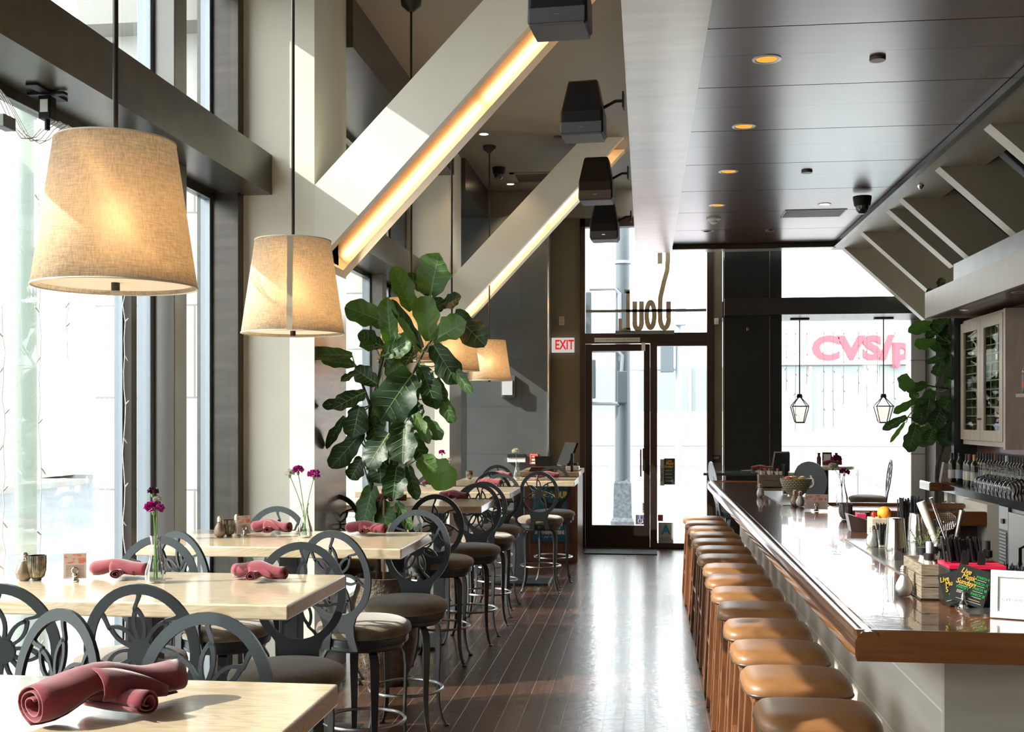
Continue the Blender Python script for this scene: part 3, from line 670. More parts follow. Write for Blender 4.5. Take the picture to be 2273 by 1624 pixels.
def leaf(bm,base,tip,width,nrm,mi,curl=.12,rnd=None,fold=.10):
    rnd=rnd or random; base=Vector(base); tip=Vector(tip); ax=tip-base; L=ax.length; ax.normalize()
    n=Vector(nrm)-ax*Vector(nrm).dot(ax); n.normalize(); sd=ax.cross(n); NL,NW=16,8
    # fiddle outline
    def W(t): 
        w=math.sin(PI*min(1,t**.86))**.42*(.66+.46*t) if 0<t<1 else 0.0
        return w*(1-.16*math.exp(-((t-.36)/.10)**2))
    ph=[rnd.uniform(0,6) for _ in range(3)]; rows=[]
    for i in range(NL+1):
        t=.03+.965*i/NL; row=[]
        for j in range(-NW//2,NW//2+1):
            s=j/(NW/2); wv=W(t)*(1+.09*math.sin(9*t*2+ph[0]+(2 if s>0 else 0))*abs(s))
            # pinnate quilting: ridges along side veins
            q=math.sin((t*9+abs(s)*-2.2)*2*PI*.5+ph[2]*.0)
            z=-curl*L*(t-.25)**2 + fold*width*(abs(s)**1.3) + .035*width*q*abs(s)*(1-abs(s)*.3)*1.2 + .10*width*math.sin(6.5*t+ph[1]+(1.5 if s>0 else 0))*abs(s)**2
            row.append(bm.verts.new(base+ax*(L*t)+sd*(s*wv*width/2)+n*z))
        rows.append(row)
    for a,b in zip(rows,rows[1:]):
        for j in range(NW):
            f=bm.faces.new([a[j],a[j+1],b[j+1],b[j]]); f.material_index=mi; f.smooth=True
    # midrib + side veins as slim raised strips
    def strip(pts,w0,w1):
        pr=None
        for k,(i,s) in enumerate(pts):
            i=min(max(i,0),NL); j=(s+1)*NW/2; j0=min(int(j),NW-1); i0=min(int(i),NL-1); fi,fj=i-i0,j-j0
            p=(rows[i0][j0].co*(1-fj)+rows[i0][j0+1].co*fj)*(1-fi)+(rows[i0+1][j0].co*(1-fj)+rows[i0+1][j0+1].co*fj)*fi
            w=w0+(w1-w0)*k/(len(pts)-1); dirv=(ax if s==0 and pts[-1][1]==0 else (ax*.5+sd*(1 if pts[-1][1]>0 else -1))).normalized(); pd=dirv.cross(n)
            for sg in (1,):
                q=[bm.verts.new(p+pd*w/2+n*.0016),bm.verts.new(p-pd*w/2+n*.0016),bm.verts.new(p-pd*w/2-n*.0016),bm.verts.new(p+pd*w/2-n*.0016)]
            if pr:
                for u in range(4):
                    f=bm.faces.new([pr[u],pr[(u+1)%4],q[(u+1)%4],q[u]]); f.material_index=3
            pr=q
    strip([(k,0) for k in range(0,NL+1,2)],.0075*(width/.15)**.5,.002)
    for i0 in (1.5,4,6.5,9,11.5):
        for sg in (-1,1): strip([(i0,0),(i0+1.1,sg*.35),(i0+2.4,sg*.75)],.0035,.0012)
    return base
def figleaves(name,parent,origin,leaves,off,scale,Y,seed,trunk,spread=.28):
    rnd=random.Random(seed); bm=B(); st=B()
    for L in leaves:
        bx,by,tx,ty,w,mi=L[:6]; dy=L[6] if len(L)>6 else rnd.uniform(-1,1)
        Yb=Y+spread*.55*dy; tilt=rnd.uniform(-.10,.06)
        p=[v/scale for v in (bx,by,tx,ty,w)]
        b0=AY(off[0]+p[0],off[1]+p[1],Yb+.04); t0=AY(off[0]+p[2],off[1]+p[3],Yb+tilt-.03)
        Bp=Vector((b0[0],Yb+.04,b0[1])); Tp=Vector((t0[0],Yb+tilt-.03,t0[1])); wd=p[4]/FPX*Yb
        up=rnd.uniform(.05,.55); side=rnd.uniform(-.35,.35)
        leaf(bm,Bp-origin,Tp-origin,wd*1.14,(side,-1,up),mi,curl=rnd.uniform(.02,.16),rnd=rnd,fold=rnd.uniform(.03,.16))
        # petiole to nearest trunk point
        best=min(trunk,key=lambda q:(Vector(q)-Bp-Vector((0,0,-.12))).length); q=Vector(best)
        if (q-Bp).length>.02:
            mid=(q+Bp)/2+Vector((0,0,-.03)); tube(st,[q-origin,mid-origin,Bp-origin+ (Bp-Tp).normalized()*-.01],[.006,.0045,.0035],6)
    me=bm
    o=bpy.data.meshes.new(name); bm.to_mesh(o); bm.free()
    for k in (lf_d,lf_m,lf_l,vein): o.materials.append(k)
    ob=bpy.data.objects.new(name,o); link(ob,parent); ob['kind']='stuff'
    mobj('petioles',st,vein,parent,smooth=True)
# main fig
po=Vector((-1.70,7.22,0))
fig=thing('potted_fig_tree','tall fiddle leaf fig tree in a rough brown pot beside the cream column','plant',po)
potm=mat('rough_brown_ceramic',(.10,.068,.042),.55,noise_amt=.6,nscale=35,bump=.8,bscale=70,coat=.15)
mobj('pot',lathe(B(),[(0,.03),(.15,.03),(.185,.10),(.222,.26),(.226,.40),(.205,.54),(.178,.635),(.180,.66),(.186,.69),(.176,.693),(.165,.66),(.165,.62),(0,.60)],48),potm,fig,smooth=True,autos=60)
mobj('saucer',lathe(B(),[(0,0),(.16,0),(.175,.03),(.165,.035),(0,.03)],36),potm,fig,smooth=True)
mobj('soil',lathe(B(),[(0,.63),(.166,.625)],30),mat('potting_soil',(.03,.02,.014),.95,bump=1,bscale=40),fig)
def fp(px,py,Y): 
    q=AY(px,py,Y); return Vector((q[0],Y,q[1]))
TR=[fp(840,1290,7.22),fp(838,1180,7.2),fp(836,1130,7.2),fp(826,1090,7.22),fp(818,1000,7.24),fp(822,900,7.25),fp(836,860,7.2),fp(850,790,7.2)]
BR=[fp(838,1140,7.2),fp(852,1100,7.18),fp(866,1040,7.15),fp(872,960,7.15),fp(890,880,7.15),fp(925,810,7.12),fp(940,780,7.1),fp(958,755,7.1),fp(950,700,7.1)]
BR2=[fp(822,900,7.25),fp(800,840,7.22),fp(790,812,7.2),fp(770,790,7.2)]
bm=B(); tube(bm,[p-po for p in TR],[.020,.018,.017,.015,.013,.012,.010,.007],9); tube(bm,[p-po for p in BR],[.016,.014,.013,.012,.011,.010,.009,.008,.005],9); tube(bm,[p-po for p in BR2],[.010,.008,.007,.004],8)
mobj('trunk',bm,bark,fig,smooth=True)
mobj('support_stake',tube(B(),[fp(852,1295,7.18)-po,fp(852,1080,7.18)-po],.008,8),mat('bamboo_stake',(.30,.18,.09),.6),fig,smooth=True)
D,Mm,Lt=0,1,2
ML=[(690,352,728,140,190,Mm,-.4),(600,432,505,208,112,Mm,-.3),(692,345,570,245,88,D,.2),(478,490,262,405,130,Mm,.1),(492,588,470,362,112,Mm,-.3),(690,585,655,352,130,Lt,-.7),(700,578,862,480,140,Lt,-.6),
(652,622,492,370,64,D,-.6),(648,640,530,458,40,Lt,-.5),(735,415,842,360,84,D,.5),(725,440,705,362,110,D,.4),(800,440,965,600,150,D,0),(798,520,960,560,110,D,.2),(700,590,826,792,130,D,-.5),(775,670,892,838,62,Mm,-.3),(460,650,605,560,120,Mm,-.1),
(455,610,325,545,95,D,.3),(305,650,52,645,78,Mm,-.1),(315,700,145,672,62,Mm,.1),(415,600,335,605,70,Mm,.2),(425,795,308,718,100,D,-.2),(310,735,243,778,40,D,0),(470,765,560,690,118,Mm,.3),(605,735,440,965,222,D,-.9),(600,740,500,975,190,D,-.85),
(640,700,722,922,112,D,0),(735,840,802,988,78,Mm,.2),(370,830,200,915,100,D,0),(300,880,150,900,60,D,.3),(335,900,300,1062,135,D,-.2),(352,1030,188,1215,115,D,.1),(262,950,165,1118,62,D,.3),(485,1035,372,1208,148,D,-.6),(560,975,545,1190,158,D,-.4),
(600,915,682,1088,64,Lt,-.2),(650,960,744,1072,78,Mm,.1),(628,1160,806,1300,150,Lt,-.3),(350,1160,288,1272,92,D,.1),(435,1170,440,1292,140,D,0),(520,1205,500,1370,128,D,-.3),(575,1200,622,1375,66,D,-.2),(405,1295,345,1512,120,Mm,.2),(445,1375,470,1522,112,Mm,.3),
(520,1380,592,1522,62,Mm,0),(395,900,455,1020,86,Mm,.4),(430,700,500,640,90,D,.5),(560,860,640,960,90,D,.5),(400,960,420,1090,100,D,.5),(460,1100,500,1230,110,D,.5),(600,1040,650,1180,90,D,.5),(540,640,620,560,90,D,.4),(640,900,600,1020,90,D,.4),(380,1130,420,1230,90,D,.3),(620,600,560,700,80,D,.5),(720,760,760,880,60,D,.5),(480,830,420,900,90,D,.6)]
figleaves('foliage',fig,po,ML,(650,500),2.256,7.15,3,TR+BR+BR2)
# right fig
po2=Vector((3.10,12.62,0))
fig2=thing('potted_fig_tree','second fig tree at the right, leaning from behind the glass fronted wall cabinet','plant',po2)
mobj('pot',lathe(B(),[(0,0),(.15,0),(.19,.2),(.20,.42),(.21,.45),(.19,.45),(.18,.40),(0,.40)],32),potm,fig2,smooth=True)
TR2=[Vector((3.10,12.6,.4)),Vector((3.10,12.5,1.2)),fp(2112,930,12.45),fp(2110,860,12.45),fp(2112,760,12.45),fp(2108,700,12.45),fp(2095,640,12.45)]
BR3=[fp(2112,930,12.45),fp(2060,935,12.4),fp(2015,925,12.4)]; BR4=[fp(2115,864,12.45),fp(2075,858,12.4),fp(2030,850,12.4)]
bm=B(); tube(bm,[p-po2 for p in TR2],[.022,.02,.016,.014,.012,.01,.006],8); tube(bm,[p-po2 for p in BR3],[.012,.009,.006],7); tube(bm,[p-po2 for p in BR4],[.012,.009,.006],7); mobj('trunk',bm,bark,fig2,smooth=True)
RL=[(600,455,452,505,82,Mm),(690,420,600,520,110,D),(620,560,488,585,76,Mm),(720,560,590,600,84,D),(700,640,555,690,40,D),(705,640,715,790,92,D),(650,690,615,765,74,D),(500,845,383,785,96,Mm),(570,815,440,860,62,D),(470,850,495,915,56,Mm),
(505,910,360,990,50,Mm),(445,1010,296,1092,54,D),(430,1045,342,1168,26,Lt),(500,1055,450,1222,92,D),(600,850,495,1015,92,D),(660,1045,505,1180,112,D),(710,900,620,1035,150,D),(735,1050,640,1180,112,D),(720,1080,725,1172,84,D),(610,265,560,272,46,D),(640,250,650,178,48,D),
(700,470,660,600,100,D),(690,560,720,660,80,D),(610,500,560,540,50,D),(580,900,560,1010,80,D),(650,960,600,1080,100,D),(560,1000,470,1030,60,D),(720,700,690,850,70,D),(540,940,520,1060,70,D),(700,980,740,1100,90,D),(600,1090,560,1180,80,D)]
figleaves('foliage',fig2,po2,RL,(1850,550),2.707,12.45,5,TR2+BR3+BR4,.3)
# ================================================================ speakers
spk=mat('black_speaker_shell',(.008,.008,.008),.5,spec=.25); grl=mat('speaker_grille',(.085,.085,.095),.45,metal=.4,bump=.3,bscale=300)
def make_speaker():
    t=thing('wall_speaker','x','speaker')
    # tapered cabinet, front face tilted down toward the camera
    w0,w1,d0,d1,h=.095,.137,.12,.20,.33
    bm=B(); n=6
    top=[(-w0,-d0/2),(w0,-d0/2),(w0,d0/2),(-w0,d0/2)]; bot=[(-w1,-d1/2-.02),(w1,-d1/2-.02),(w1,d1/2),(-w1,d1/2)]
    def ring(p,z,dz=0): return [bm.verts.new((x,y,z+(dz if y<0 else 0))) for x,y in p]
    a=ring(bot,-.20); b=ring([(x*.98,y*1.0) for x,y in bot],-.06); c=ring(top,.15)
    for u,v in ((a,b),(b,c)):
        for k in range(4): bm.faces.new([u[k],u[(k+1)%4],v[(k+1)%4],v[k]])
    bm.faces.new(a); bm.faces.new(c[::-1])
    mobj('cabinet',bm,spk,t,bev=.018,bseg=3)
    bm=B(); box(bm,-w1+.012,w1-.012,-.135,.09,-.212,-.20); box(bm,-w1+.010,w1-.010,-.133,-.122,-.20,-.13)
    g=mobj('grille',bm,grl,t,bev=.004)
    mobj('badge',cbox(B(),(0,-.1345,-.165),(.03,.003,.006)),chrome,g)
    bm=B(); box(bm,.10,.125,-.02,.02,-.05,.0); tube(bm,[(.12,0,-.02),(.20,0,.02),(.25,0,.02)],.010,8); box(bm,.245,.255,-.04,.04,-.03,.07); mobj('wall_bracket',bm,spk,t)
    return t
sp0=make_speaker()
for i,(px,d,zt,zb,lab) in enumerate(((1310,5.15,3.86,3.49,'black wall speaker cut off by the top edge of the photo'),(1343,7.06,3.83,3.495,'largest whole black speaker mounted under the ceiling soffit'),(1362,9.0,3.79,3.47,'black speaker overlapping the far slanted beam end'),(1374,10.8,3.75,3.46,'smallest farthest black speaker above the door transom'))):
    t_=(px-CXP)/FPX; X=d*(t_*cY-sY); Y=d*(cY+t_*sY); z=(zt+zb)/2+.02
    X=-.385; loc=(X,Y,z); eu=(R(0),0,R(-4))
    if i==0: sp0.location=loc; sp0.rotation_euler=eu; sp0['label']=lab; sp0['group']='black speakers under the soffit'
    else: dup(sp0,loc,0,lab,'black speakers under the soffit',euler=eu)
# ================================================================ downlights etc
tr=mat('downlight_trim',(.62,.60,.60),.3,metal=.3)
def downlight(px,py,z,col,st,r,lab,recess=.03,energy=0):
    x,y=AZ(px,py,z); t=thing('downlight',lab,'ceiling light',(x,y,z),0,'recessed ceiling downlights')
    mobj('trim_ring',lathe(B(),[(r*.72,.0),(r*.78,-.006),(r,-.004),(r,.0)],32),tr,t,smooth=True)
    mobj('lens',lathe(B(),[(0,-.0015),(r*.72,-.0015)],28),emis('downlight_'+str(col)+str(st),col,st),t)
    if energy:
        l=bpy.data.lights.new('downlight_spot','SPOT'); l.energy=energy; l.color=col; l.spot_size=R(100); l.spot_blend=.6; l.shadow_soft_size=.04
        o=bpy.data.objects.new('downlight_spot',l); COL.objects.link(o); o.location=(x,y,z-.03)
    return t
OR=(1,.34,.05)
for px,py,lab in ((1702,131,'nearest orange glowing downlight in the dark wood ceiling'),(1651,280,'second orange downlight in the dark wood ceiling'),(1617,380,'third orange downlight in the dark wood ceiling'),(1592,455,'farthest orange downlight, next to the smoke detector')):
    downlight(px,py,3.83,OR,.85,.085,lab)
downlight(1830,453,3.83,(1,.86,.68),6,.065,'white glowing downlight beside the ceiling grille',energy=10)
downlight(1571,512,3.83,(.1,.09,.08),.05,.07,'unlit downlight behind the smoke detector')
downlight(1074,297,4.70,(1,.72,.42),14,.06,'small bright downlight in the high taupe ceiling, nearer one',energy=14)
downlight(1133,408,4.70,(1,.72,.42),14,.06,'small bright downlight in the high taupe ceiling above the slate wall',energy=40)
downlight(2140,687,2.76,(.9,.85,.8),1.2,.045,'small downlight under the canopy above the glass cabinet')
downlight(2262,648,2.76,(.1,.08,.07),.05,.06,'dark downlight under the canopy at the right photo edge')
for px,py,lab in ((1948,128,'round dark sprinkler cover in the wood ceiling, nearest'),(1791,379,'round dark sprinkler cover in the wood ceiling near the third seam'),(1708,510,'tiny round cover near the far end of the wood ceiling')):
    x,y=AZ(px,py,3.83); tag(mobj('sprinkler_cover',lathe(B(),[(0,-.018),(.044,-.018),(.046,-.012),(.046,0),(0,0)],28),mat('sprinkler_plate',(.10,.06,.055),.4),smooth=True,loc=(x,y,3.83)),lab,'sprinkler cover','sprinkler covers')
x,y=AZ(1238,303,4.7); tag(mobj('sprinkler_cover',lathe(B(),[(0,-.018),(.044,-.018),(.046,-.012),(.046,0),(0,0)],28),mat('sprinkler_plate',(.10,.06,.055),.4),smooth=True,loc=(x,y,4.7)),'round sprinkler cover in the high taupe ceiling between the slanted beams','sprinkler cover','sprinkler covers')
def dome(px,py,z,lab,s=1.0):
    x,y=AZ(px,py,z); t=thing('dome_camera',lab,'security camera',(x,y,z))
    mobj('housing',lathe(B(),[(0,0),(.085*s,0),(.085*s,-.02*s),(.075*s,-.085*s),(.07*s,-.09*s),(0,-.09*s)],32),spk,t,smooth=True)
    mobj('dome',lathe(B(),[(.062*s,-.09*s),(.06*s,-.12*s),(.045*s,-.15*s),(.022*s,-.163*s),(0,-.166*s)],28),mat('smoked_dome',(.02,.02,.022),.06,coat=1),t,smooth=True)
dome(1914,436,3.80,'black dome security camera at the right edge of the wood ceiling',1.0)
dome(1107,372,4.70,'small dome security camera on the high taupe ceiling by the pendant rod',.9)
x,y=AZ(1584,484,3.83); t=thing('smoke_detector','white smoke detector on the dark wood ceiling','smoke detector',(x,y,3.83))
wp=mat('white_plastic',(.75,.75,.72),.4)
mobj('base',lathe(B(),[(0,0),(.078,0),(.076,-.015),(.05,-.03),(.045,-.032),(0,-.032)],32),wp,t,smooth=True); mobj('sensor_cap',lathe(B(),[(.042,-.032),(.04,-.05),(.02,-.062),(0,-.064)],24),wp,t,smooth=True)
x,y=AZ(2043,411,3.8); tag(mobj('ceiling_sensor',lathe(B(),[(0,0),(.032,0),(.03,-.01),(.012,-.035),(0,-.037)],20),chrome,smooth=True,loc=(x,y,3.8)),'small chrome sensor on the cream soffit between the fins','sensor')
x,y=AZ(1805,473,3.83); t=thing('ceiling_grille','flush rectangular air grille in the dark wood ceiling','ceiling vent',(x,y,3.83))
bm=B(); 
for k in range(22): cbox(bm,(0,-.19+.018*k,-.004),(.58,.008,.006))
mobj('louvres',bm,mat('grille_bronze',(.13,.095,.10),.35,metal=.4),t); bm=B()
for s_ in(-1,1): cbox(bm,(s_*.30,0,-.003),(.014,.42,.006)); cbox(bm,(0,s_*.205,-.003),(.6,.014,.006))
mobj('frame',bm,steel_dk,t)
x,y=AZ(1190,393,4.7); t=thing('ceiling_vent','square air vent in the high taupe ceiling beside the far slanted beam','ceiling vent',(x,y,4.7))
bm=B()
for s_ in(-1,1): cbox(bm,(s_*.27,0,-.006),(.06,.6,.012)); cbox(bm,(0,s_*.27,-.006),(.6,.06,.012))
mobj('frame',bm,taupe,t); bm=B()
for k in range(8): cbox(bm,(0,-.2+.057*k,-.006),(.5,.02,.008))
mobj('louvres',bm,mat('vent_dark',(.09,.08,.06),.5),t)
# ================================================================ wall items
def plate(name,px,py,Y,w,h,m,lab,cat,dp=.012,grp=None):
    x,z=AY(px,py,Y); t=thing(name,lab,cat,(x,Y-.0005,z)); mobj('plate',cbox(B(),(0,-dp/2,0),(w,dp,h)),m,t,bev=.002); return t
beige=mat('beige_plastic',(.55,.50,.36),.45)
t=plate('wall_outlet',1247,712,14.93,.072,.115,beige,'beige power outlet high on the brown wall left of the door transom','outlet')
for s_ in(-1,1): mobj('socket',cbox(B(),(0,-.013,s_*.025),(.03,.004,.028)),mat('beige_socket',(.40,.36,.26),.5),t)
# exit sign
x,z=AY(1250,766,14.9); t=thing('exit_sign','white illuminated sign with red EXIT letters left of the door','exit sign',(x,14.9,z))
mobj('housing',cbox(B(),(0,-.02,0),(.30,.05,.195)),emis('exit_sign_face',(.80,.78,.72),.42),t,bev=.006)
text('EXIT',.175,emis('exit_red',(.85,.02,.02),.55),t,(.02,-.047,-.002),xs=.70,bold=.004)
# small EXIT plaque
t=plate('exit_plaque',1590,1018,14.93,.115,.10,mat('brown_plaque',(.06,.030,.022),.45),'small brown EXIT plaque on the narrow wall strip right of the door','sign',.008)
text('EXIT',.038,mat('plaque_white',(.7,.7,.68),.5),t,(0,-.0085,.012),xs=.9)
t=plate('motion_sensor',1590,713,14.93,.055,.08,wp,'white motion sensor on the narrow wall strip right of the door','sensor',.04)
mobj('lens',lathe(B(),[(0,0),(.016,0),(.012,.008),(0,.01)],16,M=Matrix.Translation((0,-.04,-.01))@Matrix.Rotation(PI/2,4,'X')),mat('sensor_lens',(.6,.6,.6),.2),t)
x,z=AY(1659,731,14.6); t=thing('wall_camera','little black camera on the black panel under the header beam','security camera',(x,14.6,z))
mobj('mount',tube(B(),[(0,0,.02),(0,-.05,.02)],.02,12),spk,t,smooth=True); mobj('eye',lathe(B(),[(0,-.03),(.02,-.025),(.028,0),(.02,.025),(0,.03)],16,c=(0,-.075,0)),mat('smoked_dome',(.02,.02,.022),.06,coat=1),t,smooth=True)
# fire alarm
t=plate('fire_alarm_pull',1185.5,1018.5,14.6,.105,.135,mat('alarm_red',(.62,.03,.025),.4),'red FIRE alarm pull station on the slate wall','fire alarm',.035)
wl=mat('alarm_white',(.8,.78,.75),.5)
text('FIRE',.036,wl,t,(0,-.0355,.032),xs=.8); mobj('handle',cbox(B(),(0,-.042,-.008),(.055,.014,.024)),wl,t,bev=.003); mobj('window',cbox(B(),(0,-.0365,-.008),(.07,.003,.038)),mat('alarm_black',(.03,.02,.02),.4),t)
bm=B()
for s_ in(-1,1): cbox(bm,(s_*.046,-.036,0),(.003,.002,.12)); cbox(bm,(0,-.036,s_*.06),(.094,.002,.003))
cbox(bm,(0,-.036,-.045),(.06,.002,.018)); mobj('white_lines',bm,wl,t)
# white/black wall box
t=plate('wall_intercom',1147,1020,14.6,.235,.06,mat('box_white',(.78,.78,.78),.5),'white lower half of a small wall box behind the far vase','wall box',.05)
mobj('cover',prism(B(),[(-.118,.03),(.118,.03),(.105,.075),(-.11,.075)],-.06,0.0),mat('box_black',(.02,.022,.025),.4),t)
# emergency light
x,z=AY(1129,858,14.6); t=thing('emergency_light','grey emergency light on the slate wall beside the farthest pendant','wall light',(x,14.6,z))
mobj('back_box',cbox(B(),(0,-.03,0),(.18,.06,.28)),mat('dark_grey_box',(.10,.10,.10),.4),t,bev=.004); mobj('diffuser',prism(B(),[(-.075,-.11),(.06,-.11),(.06,.08),(-.075,.08)],-.10,-.06),mat('pale_panel',(.55,.58,.62),.35),t)
# notice above door
t=thing('door_notice','long white notice strip above the door','sign',(AY(1370,754,14.9)[0],14.898,AY(1370,754,14.9)[1]))
mobj('strip',cbox(B(),(0,-.001,0),(.60,.002,.055)),mat('notice_white',(.75,.75,.72),.6),t)
text('THIS DOOR TO REMAIN UNLOCKED DURING WORKING HOURS',.034,mat('ink_black',(.02,.02,.02),.6),t,(0,-.0025,0),xs=.60)
ink=mat('ink_black',(.02,.02,.02),.6)
# decals on sidelight and door
def card(name,px,py,Y,w,h,m,lab,cat,dp=.002):
    x,z=AY(px,py,Y); t=thing(name,lab,cat,(x,Y,z)); mobj('card',cbox(B(),(0,-dp/2,0),(w,dp,h)),m,t); return t
pap=mat('paper_white',(.75,.76,.76),.6); ylw=mat('print_yellow',(.80,.55,.10),.6); grn=mat('print_green',(.05,.42,.10),.6); chb=mat('chalkboard_card',(.035,.04,.04),.5)
t=card('grade_card',1478,1182,14.965,.195,.27,mat('grade_paper',(.50,.52,.50),.6),'white grade card with a big blue A at the foot of the side window','sign'); text('A',.17,mat('grade_blue',(.02,.28,.55),.6),t,(0,-.003,.035),bold=.006)
mobj('lower_box',cbox(B(),(0,-.003,-.085),(.17,.001,.06)),mat('grade_grey',(.35,.37,.35),.6),t)
t=card('red_sticker',1466,1149,14.965,.07,.085,mat('red_sticker',(.55,.10,.12),.6),'small red sticker above the letter grade card','sticker'); 
t=card('event_card',1486,1046,14.965,.145,.345,chb,'tall dark event card with yellow script and green dates on the side window','sign')
for k,(s_,z_,q) in enumerate((('Live',.14,.055),('Music',.105,.055),('Sundays',.065,.045))): text(s_,q,ylw,t,(-.01+.012*k*(k==1),-.003,z_),xs=.8,shear=.25,bold=.001)
for k,s_ in enumerate(('MARCH 4','MARCH 11','MARCH 18','MARCH 25')): text(s_,.022,grn,t,(0,-.003,.025-.045*k)); mobj('white_line',cbox(B(),(-.01,-.0025,.009-.045*k),(.09,.001,.006)),pap,t)
t=card('month_strip',1470,1048,14.965,.055,.345,mat('translucent_strip',(.55,.58,.58),.6),'white strip reading MARCH upwards beside the dark event card','sign'); text('MARCH',.055,ink,t,(0,-.003,-.03),rot=(PI/2,-PI/2,0),xs=.9)
t=card('access_sticker',1422,1153,14.955,.13,.13,mat('sticker_violet',(.19,.20,.35),.6),'blue violet wheelchair access sticker low on the door glass','sticker')
bm=B(); n=20; tube(bm,[(.0+.03*math.cos(a_),-.003,-.018+.03*math.sin(a_)) for a_ in [PI*.75+k*1.45*PI/n for k in range(n+1)]],.0035,6); tube(bm,[(-.005,-.003,.035),(-.005,-.003,.0),(.02,-.003,.0),(.035,-.003,-.035),(.045,-.003,-.03)],.004,6); lathe(bm,[(0,-.009),(.009,0),(0,.009)],10,c=(-.006,-.003,.047))
mobj('wheelchair_mark',bm,pap,t)
t=card('payment_stickers',1429,1127,14.955,.035,.135,mat('sticker_pale',(.5,.5,.48),.6),'narrow column of payment stickers above the wheelchair sticker','sticker')
for k,c in enumerate(((.05,.12,.4),(.45,.05,.05),(.05,.1,.3),(.35,.33,.2))): mobj('sticker',cbox(B(),(0,-.003,.05-.032*k),(.03,.001,.022)),mat('sticker_c%d'%k,c,.6),t)
t=card('hours_sticker',1431,1006,14.955,.022,.13,mat('translucent_strip',(.55,.58,.58),.6),'thin white vertical sticker halfway up the door glass','sticker'); text('NO SMOKING',.014,ink,t,(0,-.003,0),rot=(PI/2,-PI/2,0))
# illuminated name sign seen from behind (mirrored letters), standing on a bar
gold=leafmat('gold_sign_letters',(.45,.36,.23),.5)
for n_ in gold.node_tree.nodes:
    if n_.type=='BSDF_TRANSLUCENT': n_.inputs[0].default_value=(.42,.33,.21,1)
x0,z0=AY(1477,735,14.86); t=thing('name_sign','tall gold letters in mirror writing standing in the glass above the door','sign',(AY(1430,735,14.86)[0],14.86,AY(1430,735,14.86)[1]))
def sx(px): return AY(px,700,14.86)[0]-t.location.x
def sz(py): return AY(1450,py,14.86)[1]-t.location.z
mobj('sign_bar',box(B(),sx(1366),sx(1497),0,.035,sz(741),sz(733)),mat('sign_bar',(.13,.15,.13),.5),t)
def arc(cx,cy,rx,ry,a0,a1,n=14): return [(cx+rx*math.cos(R(a0+(a1-a0)*k/n)),cy+ry*math.sin(R(a0+(a1-a0)*k/n))) for k in range(n+1)]
def S(px,py): return (sx(px),sz(py))
lt=.062
# S : lower bowl then long stem rising to the hook
def strokes(nm,paths,w=lt):
    bm=B()
    for pts in paths: ribbon(bm,pts,[w]*len(pts),0,.03)
    mobj(nm,bm,gold,t)
sc_=sx(1401)-sx(1400)
def arcp(cx,cy,rx,ry,a0,a1,n=14): return [S(cx+rx*math.cos(R(a0+(a1-a0)*k/n)),cy-ry*math.sin(R(a0+(a1-a0)*k/n))) for k in range(n+1)]
strokes('letter_s',[[S(1484,669),S(1484,705)]+arcp(1475,706,9.5,22,0,-180)+[S(1465,690),S(1466,660),S(1474,625),S(1481,600),S(1482.5,575),S(1482.5,545)]+arcp(1474,540,9,16,0,180)+[S(1465,560),S(1465,585)]])
strokes('letter_o',[arcp(1444,698.5,8.5,28.5,0,360,30)])
strokes('letter_u',[[S(1424,668),S(1424,715)]+arcp(1416.5,716,7.5,14,0,-180)+[S(1409,668)]])
strokes('letter_l',[[S(1394,645),S(1394,731)],[S(1385,731),S(1400,731)],[S(1377,706),S(1377,731),S(1386,731)],[S(1386,646),S(1398,646)]],.05)
# ================================================================ host station
hx0,hx1,hy0,hy1=-1.47,-.80,13.42,14.52
red=mat('cherry_cabinet_wood',(.20,.085,.042),.35,noise_amt=.35,nscale=4,nstretch=(10,10,1.2),coat=.3)
t=thing('host_station','cherry wood host station carrying the till, left of the entrance door','counter',((hx0+hx1)/2,(hy0+hy1)/2,0)); ox,oy=(hx0+hx1)/2,(hy0+hy1)/2
mobj('cabinet',box(B(),hx0-ox,hx1-ox-.03,hy0-oy,hy1-oy,0,1.02),red,t,bev=.004); mobj('side_panel',box(B(),hx1-ox-.03,hx1-ox,hy0-oy-.02,hy1-oy,0,1.02),red,t)
mobj('countertop',box(B(),hx0-ox-.04,hx1-ox+.02,hy0-oy-.04,hy1-oy,1.02,1.075),ash,t,bev=.004)
px0,py0=AY(1217,1165,13.36); t=thing('happy_hour_poster','tall blue poster with yellow HAPPY HOUR lettering on the host station','poster',(-1.13,13.395,.0))
blue=mat('poster_blue',(.022,.14,.24),.5,col2=(.01,.08,.16),nscale=1.2)
mobj('frame',box(B(),-.235,.235,-.02,.0,.22,.99),mat('poster_frame',(.07,.035,.03),.4),t); mobj('print',box(B(),-.205,.205,-.024,-.02,.25,.96),blue,t)
yl=mat('poster_yellow',(.72,.62,.08),.5); te=mat('poster_teal',(.05,.35,.30),.5); wh=mat('poster_white',(.72,.76,.78),.5)
text('WEEKDAY',.045,te,t,(0,-.026,.885)); text('HAPPY HOUR',.105,yl,t,(0,-.026,.80),xs=.66,bold=.004); text('Soul',.13,yl,t,(0,-.026,.50),xs=.6,bold=.002); mobj('rule',cbox(B(),(0,-.026,.44),(.11,.002,.012)),wh,t)
text('californian style meets soul food',.026,te,t,(0,-.026,.405),xs=.95); text('SOUTHERN CUISINE',.062,wh,t,(0,-.026,.355),xs=.62,bold=.003)
bm=B()
for s_ in(-1,1): tube(bm,[(s_*(.01+.06*k/12),-.026,.30+.010*math.sin(k*1.0)) for k in range(13)],.0025,5)
mobj('flourish',bm,wh,t)
